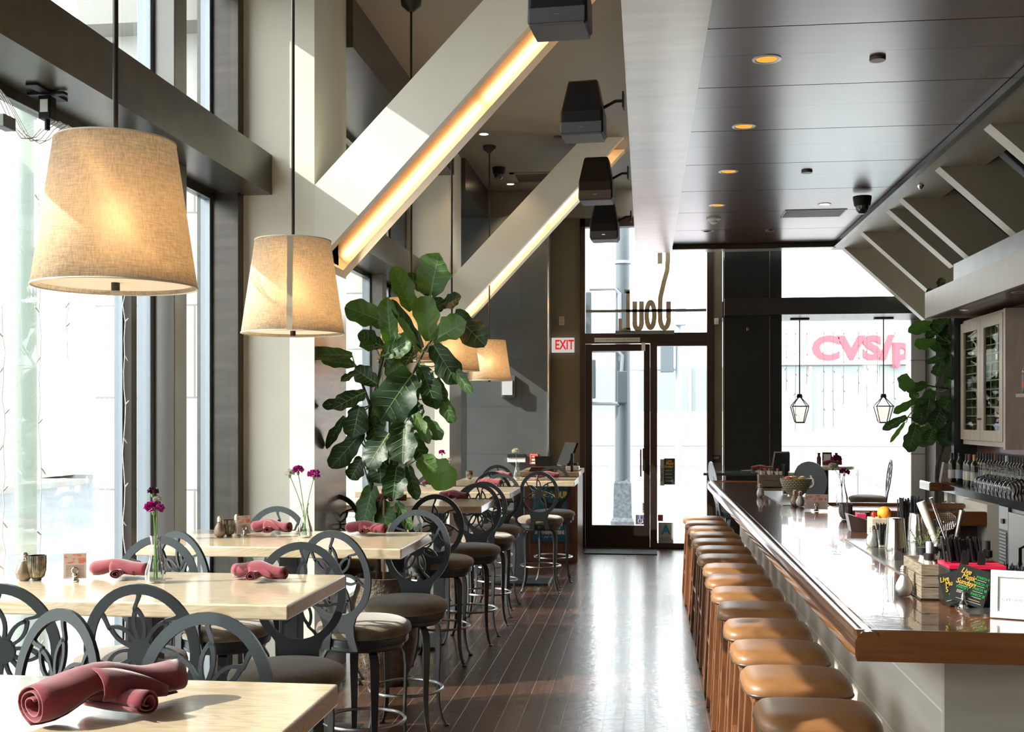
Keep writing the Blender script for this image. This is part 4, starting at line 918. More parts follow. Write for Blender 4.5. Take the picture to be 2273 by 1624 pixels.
# door mat
x,y=AZ(1378,1226,0); tag(mobj('door_mat',box(B(),-.46,.46,-.22,.24,0,.015),mat('black_mat',(.02,.02,.022),.8,bump=.4,bscale=200),loc=(x,y,0),bev=.004),'black doormat in front of the entrance door','doormat')
# window rig + junction box under first beam
x,y=AZ(105,222,3.155); t=thing('track_adapter','black track transformer with a white label under the left header beam','light fitting',(-2.60,AX(105,235,-2.60)[0],3.155))
mobj('cross_plate',cbox(B(),(0,0,-.006),(.05,.26,.010)),spk,t); mobj('cross_plate',cbox(B(),(0,0,-.012),(.17,.035,.012)),spk,t); mobj('body',cbox(B(),(0,0,-.075),(.055,.055,.10)),spk,t,bev=.004); mobj('label_sticker',cbox(B(),(.0,-.0285,-.07),(.035,.002,.055)),wp,t)
mobj('cord_nub',tube(B(),[(0,0,-.12),(0,0,-.17)],.012,10),spk,t,smooth=True)
x=-2.66; yy,zz=AX(10,272,-2.66); t=thing('window_contact','small grey box at the upper left window edge','sensor box',(x,yy,zz)); mobj('box',cbox(B(),(0,0,0),(.05,.09,.055)),mat('grey_box',(.10,.11,.11),.4),t,bev=.004); mobj('clip',cbox(B(),(-.045,0,.03),(.04,.02,.02)),spk,t)
# string lights
wirem=mat('white_wire',(.75,.76,.72),.5); bulb2=emis('fairy_bulb',(1,.9,.65),3)
def string(px,z1,z0,lab,Xp=-2.70,seed=1,y=None,horiz=False):
    rnd=random.Random(seed); yy=y if y is not None else AX(px,900,Xp)[0]; t=thing('string_light',lab,'string lights',(Xp,yy,0),0,'fairy light strings on the windows')
    pts=[];n=26
    for k in range(n+1):
        z=z1+(z0-z1)*k/n; pts.append((rnd.uniform(-.004,.004),rnd.uniform(-.012,.012),z))
    mobj('wire',tube(B(),pts,.0022,5),wirem,t,smooth=True); nb=9
    for k in range(nb):
        p=Vector(pts[2+int(k*(n-3)/nb)]); s_=rnd.choice((-1,1)); q=p+Vector((.0,s_*.035,-.028 if k%2 else .02))
        b=mobj('bulb',tube(B(),[p,(p+q)/2,q],[.0025,.004,.0025],6),wirem,t,smooth=True)
    return t
for k,(px,a,b) in enumerate(((276,2.4,.15),(88,2.9,.3),(8,2.2,.5),(150,3.0,2.0))): string(px,a,b,['fairy light string running down the slender left mullion','fairy light string hanging in front of the pale street pole','fairy light string at the far left photo edge','short fairy light string below the track transformer'][k],seed=k+2)
bm=B(); rnd=random.Random(4)
for q in range(5):
    pts=[(-2.68,3.6+.6*q/5+1.15*k/14*1.0,3.02+.08*math.sin(k*.9+q)+rnd.uniform(-.01,.01)) for k in range(15)]; tube(bm,pts,.0025,5)
tag(mobj('bundled_wire',bm,wirem,smooth=True),'tangled white fairy light wire along the top left window edge','wire')
for k,px in enumerate((1745,1765,1790,1828,1850,1872,1905,1925,1946,1985)):
    x,_=AY(px,800,15.42); t=thing('string_light','thin curtain of white fairy lights in the right front window','string lights',(x,15.42,0),0,'fairy light curtain in the front window')
    rnd=random.Random(k); z0=1.9+rnd.uniform(-.5,.3); mobj('wire',tube(B(),[(0,0,2.98),(rnd.uniform(-.01,.01),0,2.4),(0,0,z0)],.003,5),wirem,t)
    for j in range(5): z=2.85-j*(2.85-z0)/5; mobj('bulb',tube(B(),[(0,0,z),(.02*(-1)**j,0,z-.03)],.004,5),wirem,t)
# lanterns
lm=mat('lantern_black',(.02,.014,.012),.4,metal=.4); fl=emis('lantern_glow',(1,.42,.18),3.0)
def make_lantern():
    t=thing('lantern_pendant','x','lantern')
    mobj('ceiling_canopy',cbox(B(),(0,0,-.012),(.24,.10,.022)),lm,t,bev=.004)
    mobj('stem',tube(B(),[(0,0,0),(0,0,-1.0)],.008,8),lm,t,smooth=True)
    mobj('cap',lathe(B(),[(0,-1.04),(.035,-1.04),(.04,-1.03),(.03,-.99),(0,-.985)],16),lm,t,smooth=True)
    bm=B(); w0,w1=.105,.055; za,zb,zc=-1.15,-1.36,-1.04
    for a,b in((-1,-1),(1,-1),(1,1),(-1,1)):
        tube(bm,[(.02*a,.02*b,zc),(w0*a,w0*b,za),(w1*a,w1*b,zb)],.0065,6)
    for w_,z in((w0,za),(w1,zb)):
        tube(bm,[(w_,w_,z),(w_,-w_,z),(-w_,-w_,z),(-w_,w_,z)],.007,6,closed=True)
    mobj('frame',bm,lm,t)
    bm=B()
    for a,b in(((-1,-1),(1,-1)),((1,-1),(1,1)),((1,1),(-1,1)),((-1,1),(-1,-1))):
        v=[bm.verts.new(p) for p in((w0*a[0],w0*a[1],za),(w0*b[0],w0*b[1],za),(w1*b[0],w1*b[1],zb),(w1*a[0],w1*a[1],zb))]; bm.faces.new(v)
    mobj('panes',bm,glassmat('lantern_glass',(1,.93,.88),.4),t); mobj('base',cbox(B(),(0,0,zb-.005),(.11,.11,.012)),lm,t)
    mobj('glow_mantle',lathe(B(),[(0,-1.33),(.012,-1.32),(.016,-1.27),(.01,-1.22),(0,-1.2)],12),fl,t,smooth=True); return t
l0=make_lantern()
for i,(px,py,lab) in enumerate(((1775,722,'black lantern pendant left in the right front window'),(1961,722,'black lantern pendant beside the fig leaves in the front window'))):
    Y=15.1; x,z=AY(px,py,Y)
    if i==0: l0.location=(x,Y,3.02); l0['label']=lab; l0['group']='black lantern pendants'
    else: dup(l0,(x,Y,3.02),0,lab,'black lantern pendants')
# ================================================================ outside
pave=mat('pale_pavement',(.42,.41,.39),.8,noise_amt=.15,nscale=.8); road=mat('asphalt_road',(.20,.22,.24),.8,noise_amt=.15,nscale=.6)
struct('street_ground',box(B(),-60,60,-40,90,-.30,-.14),road)
struct('sidewalk_left',box(B(),-6.3,-2.9,-20,19,-.16,-.02),pave); struct('sidewalk_front',box(B(),-6.3,30,16.0,20.5,-.16,-.02),pave); struct('sidewalk_far_front',box(B(),-30,40,32,38,-.16,-.0),pave); struct('sidewalk_far_left',box(B(),-22,-15.5,-20,30,-.16,-.0),pave)
struct('exterior_pier',box(B(),-3.7,-2.86,7.25,8.3,-.1,6.0),tile_w)
struct('exterior_pier',box(B(),-3.7,-2.86,12.2,13.2,-.1,6.0),tile_w)
struct('exterior_overhang',box(B(),-3.7,-2.85,7.0,15.0,4.30,4.5),mat('concrete_soffit',(.30,.30,.28),.7))
# shop across the front street
bl=thing('shop_building','pale shop building across the street with large red lettering','building',(8,36,0))
stone=mat('facade_stone',(.46,.45,.43),.7); gl=mat('shop_glazing',(.16,.18,.18),.25); rd=mat('sign_red',(.75,.05,.07),.5)
def lbx(n,x0,x1,y0,y1,z0,z1,m): return mobj(n,box(B(),x0-8,x1-8,y0-36,y1-36,z0,z1),m,bl)
lbx('wall',-16,32,36,44,0,4.75,stone); lbx('sign_band',4,30,35.8,36,3.35,4.7,mat('sign_band_paint',(.48,.48,.47),.6))
for k in range(12):
    x=-15+3.7*k; w_=lbx('window',x,x+3.2,35.9,36,1.3,3.3,gl); mobj('mullion',cbox(B(),(x+1.6-8,-.12,2.3),(.08,.05,2.0)),stone,w_)
lbx('red_base',4,30,35.85,36,.55,1.3,mat('base_pink',(.55,.42,.42),.6)); lbx('mural',-6,3,35.85,36,.2,1.9,mat('mural_paint',(.52,.34,.40),.6,col2=(.40,.38,.52),nscale=.35,ramp=(.45,.55)))
x_,z_=AY(1935,774,35.7); text('CVS/ph',.98,rd,bl,(x_-8,-.25,z_),xs=1.20,ext=.05,bold=.045)
for k in range(2): lbx('strip_light',8+6*k,11.5+6*k,35.7,35.8,2.6,2.68,pave)
# facade across the left street
b2=thing('street_building','sun bleached stone building across the left street with small windows','building',(-17,8,0))
def lb2(n,y0,y1,z0,z1,m,dx=0): return mobj(n,box(B(),-6,dx,y0-8,y1-8,z0,z1),m,b2)
lb2('wall',-20,34,0,6.5,mat('sunny_stone',(.50,.48,.44),.7)); 
for k in range(8):
    for z in (2.2,): lb2('window',-8+4.6*k,-5.8+4.6*k,z,z+2.0,mat('beige_window',(.30,.27,.22),.4),.05)
# street furniture
pm=mat('grey_green_pole',(.055,.07,.082),.5); pmf=mat('faded_far_pole',(.20,.21,.23),.6)
px=lambda p,Y:AY(p,800,Y)[0]
t=thing('street_lamp_post','thick grey street pole with square base outside the entrance door','pole',(px(1382,18),18,-.02)); 
mobj('pole',tube(B(),[(0,0,.75),(0,0,7.5)],[.125,.105],20),pm,t,smooth=True); mobj('base',lathe(B(),[(0,0),(.26,0),(.26,.10),(.21,.16),(.19,.70),(.15,.78),(0,.80)],4,M=Matrix.Rotation(PI/4,4,'Z')),mat('pole_base_paint',(.11,.13,.16),.7,noise_amt=.5,nscale=20),t)
bm=B(); tube(bm,[(-.03,-.1,2.05),(0,-.1,2.72),(-.08,-.1,2.80),(-.50,-.1,2.80)],.032,8); mobj('conduit',bm,pmf,t,smooth=True); bm=B(); tube(bm,[(-.05,-.1,1.96),(-.50,-.1,1.96)],.03,8); mobj('conduit',bm,pmf,t,smooth=True)
mobj('junction_box',cbox(B(),(0,-.15,2.22),(.16,.12,.5)),pm,t,bev=.01); mobj('pedestrian_signal',cbox(B(),(-.52,-.12,2.35),(.20,.20,.62)),pm,t,bev=.02); mobj('band_clamp',lathe(B(),[(.125,0),(.135,0),(.135,.05),(.125,.05)],20,c=(0,0,4.18),close=True),pmf,t)
bm=B(); tube(bm,[(-.04,-.1,3.0),(-.04,-.1,3.70),(-.12,-.1,3.78),(-.52,-.1,3.78)],.032,8); mobj('conduit',bm,pmf,t,smooth=True); mobj('traffic_signal',cbox(B(),(-.62,-.12,3.25),(.27,.25,.95)),pm,t,bev=.02)
for z in (3.5,3.2,2.95): mobj('signal_lens',lathe(B(),[(0,0),(.09,0),(.10,.03),(0,.04)],16,M=Matrix.Translation((-.68,-.26,z))@Matrix.Rotation(PI/2,4,'X')),mat('lens_dark',(.05,.06,.05),.3),t)
t=thing('traffic_light','thin far traffic light pole behind the side window','traffic light',(px(1506,30),30,-.02)); mobj('pole',tube(B(),[(0,0,0),(0,0,5.0)],.07,12),pmf,t,smooth=True); mobj('signal_head',cbox(B(),(-.30,0,3.4),(.35,.3,.95)),pm,t,bev=.02); mobj('signal_head',cbox(B(),(.05,-.1,4.6),(.28,.3,.9)),pmf,t,bev=.02); mobj('mast_arm',tube(B(),[(0,0,3.0),(-1.6,0,3.0)],.03,8),pmf,t)
t=thing('street_lamp_post','pale green street pole seen through the far left window','pole',(-4.5,7.76,-.02)); mobj('pole',tube(B(),[(0,0,0),(0,0,6)],.078,16),mat('pale_green_paint',(.26,.31,.28),.5),t,smooth=True); mobj('base',lathe(B(),[(0,0),(.16,0),(.14,.3),(.09,.4),(0,.42)],16),mat('pale_green_paint',(.26,.31,.28),.5),t,smooth=True)
# white car at left
car=thing('car','white car parked outside, cut by the left photo edge','car',(-7.2,8.6,-.14))
def loft(sections,name,m,par):
    bm=B(); rs=[[bm.verts.new((x,y,z)) for x,z in sec] for y,sec in sections]
    for a,b in zip(rs,rs[1:]):
        for k in range(len(a)): bm.faces.new([a[k],a[(k+1)%len(a)],b[(k+1)%len(b)],b[k]])
    bm.faces.new(rs[0]); bm.faces.new(rs[-1][::-1]); return mobj(name,bm,m,par,smooth=True,autos=35)
def sec(w,zb,zm,zt,wt): return [(-w,zb),(w,zb),(w,zm),(w*.97,zt*.6+zm*.4),(wt,zt),(-wt,zt),(-w*.97,zt*.6+zm*.4),(-w,zm)]
loft([(-2.25,sec(.70,.35,.6,.72,.6)),(-2.0,sec(.86,.22,.68,.86,.72)),(-1.0,sec(.90,.2,.75,.98,.75)),(1.2,sec(.90,.2,.78,1.0,.78)),(2.0,sec(.86,.25,.75,.95,.7)),(2.25,sec(.72,.35,.6,.8,.6))],'body',mat('car_white',(.6,.62,.64),.25,coat=1),car)
loft([(-1.15,sec(.76,.9,.93,.97,.70)),(-.45,sec(.78,.92,1.15,1.42,.58)),(.7,sec(.78,.92,1.15,1.45,.58)),(1.7,sec(.74,.9,.93,1.0,.66))],'cabin_glass',mat('car_glass',(.06,.08,.09),.1,coat=1),car)
for sx in(-1,1):
    for y in(-1.4,1.4): mobj('wheel',lathe(B(),[(0,-.10),(.20,-.11),(.31,-.10),(.33,0),(.31,.10),(.2,.11),(0,.10)],24,M=Matrix.Translation((sx*.80,y,.33))@Matrix.Rotation(PI/2,4,'Y')),mat('tyre',(.04,.045,.05),.7),car,smooth=True)
# railing and chain barrier outside front
t=thing('street_railing','low dark railing far across the front street','railing',(6,31,0)); mobj('rail',tube(B(),[(-10,0,.95),(10,0,.95)],.03,6),pmf,t)
for k in range(60): 
    if k<60: mobj('baluster',cbox(B(),(-10+k*.34,0,.47),(.03,.03,.94)),pmf,t)
t=thing('chain_barrier','drooping chain barrier on the sidewalk outside the front window','barrier',(3.2,17.6,-.02))
for x in(-1.7,0,1.7): mobj('post',tube(B(),[(x,0,0),(x,0,.95)],.022,10),pmf,t,smooth=True)
for a in(-1.7,0):
    for k in range(24):
        u=(k+.5)/24; x=a+1.7*u; z=.9-.32*4*u*(1-u); sl=-.32*4*(1-2*u)/1.7; an=math.atan(sl)
        lk=[(.042*math.cos(q*PI/5)*math.cos(an)-.0*1,.016*math.sin(q*PI/5)*(k%2),.042*math.cos(q*PI/5)*math.sin(an)+.016*math.sin(q*PI/5)*(1-k%2)) for q in range(10)]
        mobj('link',tube(B(),[(x+p[0],p[1],z+p[2]) for p in lk],.005,5,closed=True),pmf,t)
# ================================================================ table-top objects
TZ=1.0775
nap=mat('burgundy_napkin',(.17,.008,.022),.85,sheen=.4,noise_amt=.15,nscale=60,bump=.15,bscale=700)
def rollmesh(bm,path,rad,turns=2.6,n=46,wob=.0,seed=0,flat=.85):
    P=[Vector(p) for p in path]; rows=[]; rnd=random.Random(seed); ph=rnd.uniform(0,6)
    for i,p in enumerate(P):
        t=(P[min(i+1,len(P)-1)]-P[max(i-1,0)]).normalized(); a=t.cross(Vector((0,0,1))).normalized(); b=a.cross(t); row=[]
        for k in range(n+1):
            th=turns*2*PI*k/n; r=rad[i]*(.30+.70*(k/n)**.8)*(1+wob*math.sin(3*th+ph+i*.7)); row.append(bm.verts.new(p+a*math.cos(th+ph)*r+b*math.sin(th+ph)*r*flat))
        rows.append(row)
    for u,v in zip(rows,rows[1:]):
        for k in range(n): bm.faces.new([u[k],u[k+1],v[k+1],v[k]])
def make_napkin(seed):
    rnd=random.Random(seed)
    bm=B(); n=14; path=[];rad=[]
    for k in range(n+1):
        u=k/n; x=-.12+.24*u; path.append((x,.010*math.sin(u*3+seed),.034+.020*math.exp(-((u-.45)/.22)**2)+.004*u)); rad.append(.032+.007*math.exp(-((u-.15)/.2)**2)+.004*math.sin(u*7+seed)*.6)
    rollmesh(bm,path,rad,wob=.05,seed=seed)
    o=bpy.data.meshes.new('napkin')
    path=[];rad=[]
    for k in range(9):
        u=k/8; path.append((-.02+.03*u+.01*math.sin(seed),.045-.125*u,.024+.002*u)); rad.append(.020+.004*u)
    rollmesh(bm,path,rad,turns=2.2,wob=.07,seed=seed+5)
    # triangular flap lying over the main roll
    fl=[]
    for i in range(9):
        row=[]
        for j in range(7):
            u=i/8; th=-.5+2.3*j/6*(1-.75*u); x=-.03+.11*u; r=.040; row.append(bm.verts.new((x,-math.cos(th)*r*-1*-1,.052-.012*u+math.sin(th)*r*.8-.008)))
        fl.append(row)
    for a,b in zip(fl,fl[1:]):
        for j in range(6): bm.faces.new([a[j],a[j+1],b[j+1],b[j]])
    ob=mobj('napkin',bm,nap,smooth=True,autos=70); so=ob.modifiers.new('s','SOLIDIFY'); so.thickness=.0022
    ob['category']='napkin'; return ob
npr=[make_napkin(s) for s in (1,2,3)]; npu=[0,0,0]
def napkin(px,py,rz,lab,z=TZ,s=1.0,v=0,xy=None):
    x,y=xy or AZ(px,py,z)
    o=npr[v] if not npu[v] else npr[v].copy()
    if npu[v]: COL.objects.link(o)
    npu[v]=1; o.location=(x,y,z+.001); o.rotation_euler=(0,0,rz); o.scale=(s,s,s); o['label']=lab; o['group']='rolled burgundy napkins'; return o
napkin(242,1583,R(57),'largest burgundy napkin, rolled and knotted on the nearest table',s=1.42,v=0)
napkin(268,1283,R(-2),'burgundy napkin left of the ribbed vase on the second table',v=1)
napkin(578,1288,R(-16),'burgundy napkin right of the ribbed vase on the second table',v=2)
napkin(602,1183,R(-12),'burgundy napkin beside the small card stand on the third table',v=0)
napkin(814,1187,R(-14),'burgundy napkin at the right end of the third table below the fig',v=1)
napkin(868,1114,R(5),'burgundy napkin half hidden by fig leaves on the fourth table',v=2)
napkin(1008,1109,R(-20),'burgundy napkin at the right end of the fourth table',v=2)
napkin(960,1077,R(-18),'bright red napkin left on the fifth table beside the fig leaves',v=0)
napkin(1088,1079,R(-20),'burgundy napkin on the right end of the fifth table',v=1)
napkin(1113,1061,R(-25),'dark burgundy napkin left of the white flower vase',v=0)
napkin(1216,1062,R(3),'burgundy napkin behind the sunburst chair back near the till',v=2)
# vases and carnations
vg=glassmat('clear_vessel_glass',(.93,.96,.95),1.3,ior=1.5); water=glassmat('water_surface',(.90,.95,.94),.6,ior=1.33)
stem=mat('flower_stem',(.10,.22,.05),.5)
def carnation(bm,c,r,seed):
    rnd=random.Random(seed)
    for k in range(46):
        th=rnd.uniform(0,2*PI); ph=math.acos(rnd.uniform(-.35,1)); d=Vector((math.sin(ph)*math.cos(th),math.sin(ph)*math.sin(th),math.cos(ph)*.8)); a=d.orthogonal().normalized(); b=d.cross(a); rt=rnd.uniform(0,6); a,b=a*math.cos(rt)+b*math.sin(rt),b*math.cos(rt)-a*math.sin(rt)
        n=5; base=Vector(c)+d*r*.25; rr=r*rnd.uniform(.8,1.05); prev=None
        for j in range(n+1):
            u=(j/n-.5)*1.2; e=base+(d*rr+a*u*r*.75)*.85+b*r*.16*math.sin(j*2.4+rt); q=(bm.verts.new(base+a*u*.02*r),bm.verts.new(e),)
            if prev: bm.faces.new([prev[0],q[0],q[1],prev[1]])
            prev=q
def vase(px,py,lab,flowers,z=TZ,h=.185,s=1,Yc=None,water_on=True):
    x,y=AZ(px,py,z); t=thing('bud_vase',lab,'vase',(x,y,z+.0005)); n=32
    prof=[(.030,0),(.036,.006),(.0385,.03),(.036,.05),(.024,.09),(.0165,.125),(.0155,.15),(.019,.175),(.0215,.185)]
    bm=B(); rings=[]
    for r,zz in prof:
        rings.append([bm.verts.new(((r*s*(1+.05*(k%2)))*math.cos(2*PI*k/n),(r*s*(1+.05*(k%2)))*math.sin(2*PI*k/n),zz*h/.185)) for k in range(n)])
    for a,b in zip(rings,rings[1:]):
        for k in range(n): bm.faces.new([a[k],a[(k+1)%n],b[(k+1)%n],b[k]])
    bm.faces.new(rings[0]); mobj('glass_body',bm,vg,t,smooth=True,autos=15)
    if water_on: mobj('water',lathe(B(),[(0,.008),(.030*s,.008),(.034*s,.03),(.033*s,.045),(0,.045)],24),water,t)
    for k,(fx,fy,r,c,nm) in enumerate(flowers):
        dx=(fx-px)/FPX*y; dz=(py-fy)/FPX*y+.0; top=Vector((dx,0,dz)); f=B(); carnation(f,top,r,k*7+int(px))
        fo=mobj('carnation',f,mat(nm,c,.7,noise_amt=.4,nscale=60),t,smooth=True)
        mobj('stem',tube(B(),bez((0.006*(-1)**k,.004*k-.004,.012),(0,0,h*.6),(dx*.25,0,h*1.05),tuple(top-Vector((0,0,r*.5))),10),[.0024]*11,6),stem,fo,smooth=True)
        mobj('calyx',lathe(B(),[(0,-.02),(.007,-.012),(.009,0),(0,.002)],10,c=tuple(top-Vector((0,0,r*.35)))),stem,fo,smooth=True)
    return t
mg=(.48,.012,.30); mgd=(.10,.015,.06); wf=(.78,.76,.66)
vase(345,1292,'ribbed glass vase holding one dark and one magenta carnation on the second table',[(341,1120,.036,mg,'magenta_petals'),(339,1082,.022,mgd,'dark_petals'),(349,1100,.016,wf,'ivory_petals')])
vase(677,1192,'glass vase with two magenta carnations and an ivory one on the third table',[(661,1039,.030,mg,'magenta_petals'),(698,1049,.034,mg,'magenta_petals'),(641,1046,.026,wf,'ivory_petals')])
vase(984,1079,'glass vase whose magenta bloom shows just right of the fig leaves',[(981,1003,.030,mg,'magenta_petals'),(996,1019,.022,wf,'ivory_petals')])
vase(1148,1062,'small glass vase with a single white carnation on the farthest table',[(1145,1001,.038,wf,'ivory_petals')])
vase(1869,1122,'tall glass vase with two purple carnations standing on the bar',[(1857,1022,.040,(.28,.012,.14),'purple_petals'),(1874,1050,.036,(.28,.012,.14),'purple_petals'),(1849,1038,.034,wf,'ivory_petals')],z=1.0695,h=.25,s=1.1,water_on=False)
# candle holders
merc=mat('mercury_pleated_glass',(.30,.27,.20),.18,metal=.85,noise_amt=.8,nscale=30)
def candle(px,py,lab,z=TZ,h=.088,r=.036,m=None):
    x,y=AZ(px,py,z); t=thing('candle_holder',lab,'candle holder',(x,y,z+.0005),0); n=56; bm=B(); rings=[]
    for rr,zz in((.42,.0),(.50,.003),(.45,.006),(.80,.16),(.98,.40),(1.0,.7),(1.0,1.0),(.95,1.0),(.95,.7),(.92,.42),(.75,.20),(.0,.17)):
        rr*=r; zz=zz*h if zz>.01 else zz; rings.append([bm.verts.new((rr*(1+.05*(k%2))*math.cos(2*PI*k/n),rr*(1+.05*(k%2))*math.sin(2*PI*k/n),zz)) for k in range(n)] if rr>0 else [bm.verts.new((0,0,zz))])
    for a,b in zip(rings,rings[1:]):
        for k in range(n):
            if len(b)==1: bm.faces.new([a[k],a[(k+1)%n],b[0]])
            else: bm.faces.new([a[k],a[(k+1)%n],b[(k+1)%n],b[k]])
    bm.faces.new(rings[0]); mobj('cup',bm,m or merc,t,smooth=True,autos=15); mobj('candle',lathe(B(),[(0,.2*h),(.6*r,.2*h),(.6*r,.5*h),(0,.5*h)],16),mat('candle_wax',(.7,.6,.45),.6),t); return t
candle(82,1288,'silvery pleated candle holder at the left end of the second table',r=.034,h=.10); candle(508,1190,'silvery pleated candle holder on the third table',r=.032,h=.09)
candle(1042,1063,'dark hammered candle holder on the far cross table'); smg=mat('smoked_ribbed_glass',(.11,.095,.075),.15,coat=.6,noise_amt=.5,nscale=40)
candle(1877,1152,'smoked ribbed candle glass in front of the purple carnation vase on the bar',z=1.0695,h=.10,r=.041,m=smg); candle(1914,1163,'second smoked candle glass right of the purple carnations on the bar',z=1.0695,h=.075,r=.04,m=smg)
# bulb shaped shakers
salt=mat('salt_white',(.82,.81,.78),.8); pep=mat('pepper_beige',(.50,.38,.28),.8); shg=glassmat('shaker_glass',(.97,.97,.96),1.2)
def make_shaker(fill):
    t=thing('bulb_shaker','x','shaker'); pr=[(0,0),(.018,.0),(.029,.012),(.033,.030),(.030,.047),(.020,.066),(.014,.078),(.013,.088)]
    mobj('glass_bulb',lathe(B(),pr,28),shg,t,smooth=True); mobj('contents',lathe(B(),[(r*.93,z*.97+.001) for r,z in pr[:-1]]+[(0,.075)],24),fill,t,smooth=True)
    mobj('screw_cap',lathe(B(),[(.0135,.082),(.0155,.085),(.0135,.089),(.0155,.093),(.0135,.097),(.0155,.101),(.013,.106),(.009,.113),(0,.114)],20),mat('shaker_cap',(.62,.58,.52),.25,metal=.9),t,smooth=True,autos=20); return t
sh1,sh2=make_shaker(salt),make_shaker(pep); su={0:0,1:0}
def shaker(px,py,kind,lab,z=TZ,s=1):
    x,y=AZ(px,py,z); r0=(sh1,sh2)[kind]; 
    if not su[kind]: su[kind]=1; r0.location=(x,y,z+.001); r0['label']=lab; r0['group']='light bulb shaped shakers'; r0.scale=(s,s,s)
    else: dup(r0,(x,y,z+.001),0,lab,'light bulb shaped shakers',scale=s)
shaker(54,1288,1,'peppery bulb shaker behind the candle holder on the second table'); shaker(488,1192,1,'peppery bulb shaker left of the candle holder on the third table'); shaker(526,1187,0,'salt bulb shaker between candle holder and card on the third table')
zb=1.0695
shaker(2007,1322,0,'large salt bulb shaker in front of the wooden crate on the bar',zb,.98); shaker(1937,1215,0,'salt bulb shaker beside the steel cocktail shaker on the bar',zb,1.0); shaker(1776,1124,0,'salt bulb shaker in front of the patterned bowl on the bar',zb,1.0); shaker(1764,1122,1,'peppery bulb shaker in front of the patterned bowl on the bar',zb,1.0); shaker(1688,1103,0,'bulb shaker beside the far wooden crate on the bar',zb,1.0)
# card stands
cprint=mat('printed_menu_card',(.55,.42,.36),.6,col2=(.60,.16,.09),nscale=26,nstretch=(1,1,2.2),ramp=(.42,.5))
def cardstand(px,py,lab,rz,w=.085,h=.10,z=TZ):
    x,y=AZ(px,py,z); t=thing('card_stand',lab,'card holder',(x,y,z+.0005),rz)
    mobj('stand',lathe(B(),[(0,0),(.016,0),(.018,.006),(.012,.012),(.008,.02),(.013,.026),(.009,.034),(0,.036)],18),chrome,t,smooth=True)
    mobj('clip',tube(B(),[(.012*math.cos(q*PI/5),.0,.045+.012*math.sin(q*PI/5)) for q in range(10)],.0018,5,closed=True),chrome,t)
    c=mobj('card',cbox(B(),(0,.006,.012+h/2),(w,.0015,h)),mat('card_stock',(.60,.50,.44),.6),t); mobj('printed_heading',cbox(B(),(0,.0045,.012+h*.78),(w*.92,.001,h*.36)),cprint,c)
    bm=B()
    for k in range(9): cbox(bm,(0,.0045,.02+h*.055*k),(w*.8,.001,.0015))
    mobj('text_lines',bm,mat('print_brown',(.28,.18,.15),.6),c); c['kind']='part' if False else c.get('kind','') or 'part'; del c['kind']
cardstand(166,1291,'little chrome stand holding a printed red and white card on the second table',R(22)); cardstand(542,1190,'chrome stand with a printed card seen almost edge on, third table',R(50)); cardstand(1812,1134,'card in a stand before the patterned bowl on the bar',R(-6),w=.155,h=.105,z=zb)
# ================================================================ host station objects
zh=1.0755
t=thing('till_terminal','black touchscreen till leaning back on the host station','till',(-1.0,13.85,zh),R(-62)); bs=mat('black_screen',(.015,.015,.018),.15,coat=.5)
mobj('screen',prism(B(),[(-.02,.06),(.10,.34),(.125,.33),(.005,.05)],-.17,.17,'YZ'),bs,t); mobj('foot',prism(B(),[(-.10,0),(.12,0),(.06,.05),(.08,.20),(.05,.21),(.0,.05)],-.07,.07,'YZ'),mat('till_grey',(.15,.15,.16),.4),t)
t=thing('till_terminal','low tilted phone terminal left of the touchscreen till','till',(-1.22,13.75,zh),R(10)); mobj('screen',prism(B(),[(-.10,.02),(.08,.17),(.09,.155),(-.08,.01)],-.12,.10,'YZ'),bs,t); mobj('foot',prism(B(),[(-.08,0),(.08,0),(.05,.12),(.02,.10)],-.06,.06,'YZ'),mat('till_grey',(.15,.15,.16),.4),t)
t=thing('card_reader','white card machine on the host station','card machine',(-.88,13.75,zh)); mobj('body',cbox(B(),(0,0,.03),(.16,.20,.05)),wp,t,bev=.008); mobj('display',cbox(B(),(0,.0,.08),(.13,.16,.03)),bs,t,bev=.006)
t=thing('menu_stand','thin black upright menu at the right end of the host station','menu',(-.87,13.50,zh)); mobj('board',cbox(B(),(0,0,.11),(.03,.16,.22)),bs,t)
for k in range(5): tag(mobj('menu_book',cbox(B(),(0,0,.006),(.30,.22,.010)),mat('menu_brown',(.11,.03,.02),.5),loc=(-1.22,13.50,zh+.011*k),rot=(0,0,R(4*k-8))),'brown menu in the flat stack on the host station, '+('bottom of the stack','second from the bottom','middle of the stack','second from the top','top of the stack')[k],'menu','stacked brown menus')
# ================================================================ items on the bar
def P(px,py,z=zb): return AZ(px,py,z)
crw=mat('weathered_crate_wood',(.26,.205,.15),.75,noise_amt=.5,nscale=6,nstretch=(3,3,30)); stl=mat('polished_steel',(.72,.70,.68),.10,metal=1); stb=mat('brushed_steel',(.50,.49,.46),.28,metal=1); blk=mat('black_plastic',(.012,.012,.013),.35)
def crate(x,y,rz,w,d,h,lab,n=3):
    t=thing('wooden_crate',lab,'crate',(x,y,zb+.001),rz); th=.012; g=.003; hh=h/n
    for k in range(n):
        z0=.004+k*hh; z1=z0+hh-g
        for a in((-w/2,w/2,-d/2,-d/2+th),(-w/2,w/2,d/2-th,d/2),(-w/2,-w/2+th,-d/2+th,d/2-th),(w/2-th,w/2,-d/2+th,d/2-th)): mobj('slat',box(B(),*a,z0,z1),crw,t,bev=.001)
    mobj('base',box(B(),-w/2-.004,w/2+.004,-d/2-.004,d/2+.004,0,.004),blk,t)
    return t
x,y=P(2045,1331); cxr,cyr=x+.105,y+.15; CR=(x+.02,y)
crate(x+.10,y+.14,R(0),.20,.28,.125,'near wooden crate packed with bottles at the right of the bar')
crx,cry=x+.10,y+.14
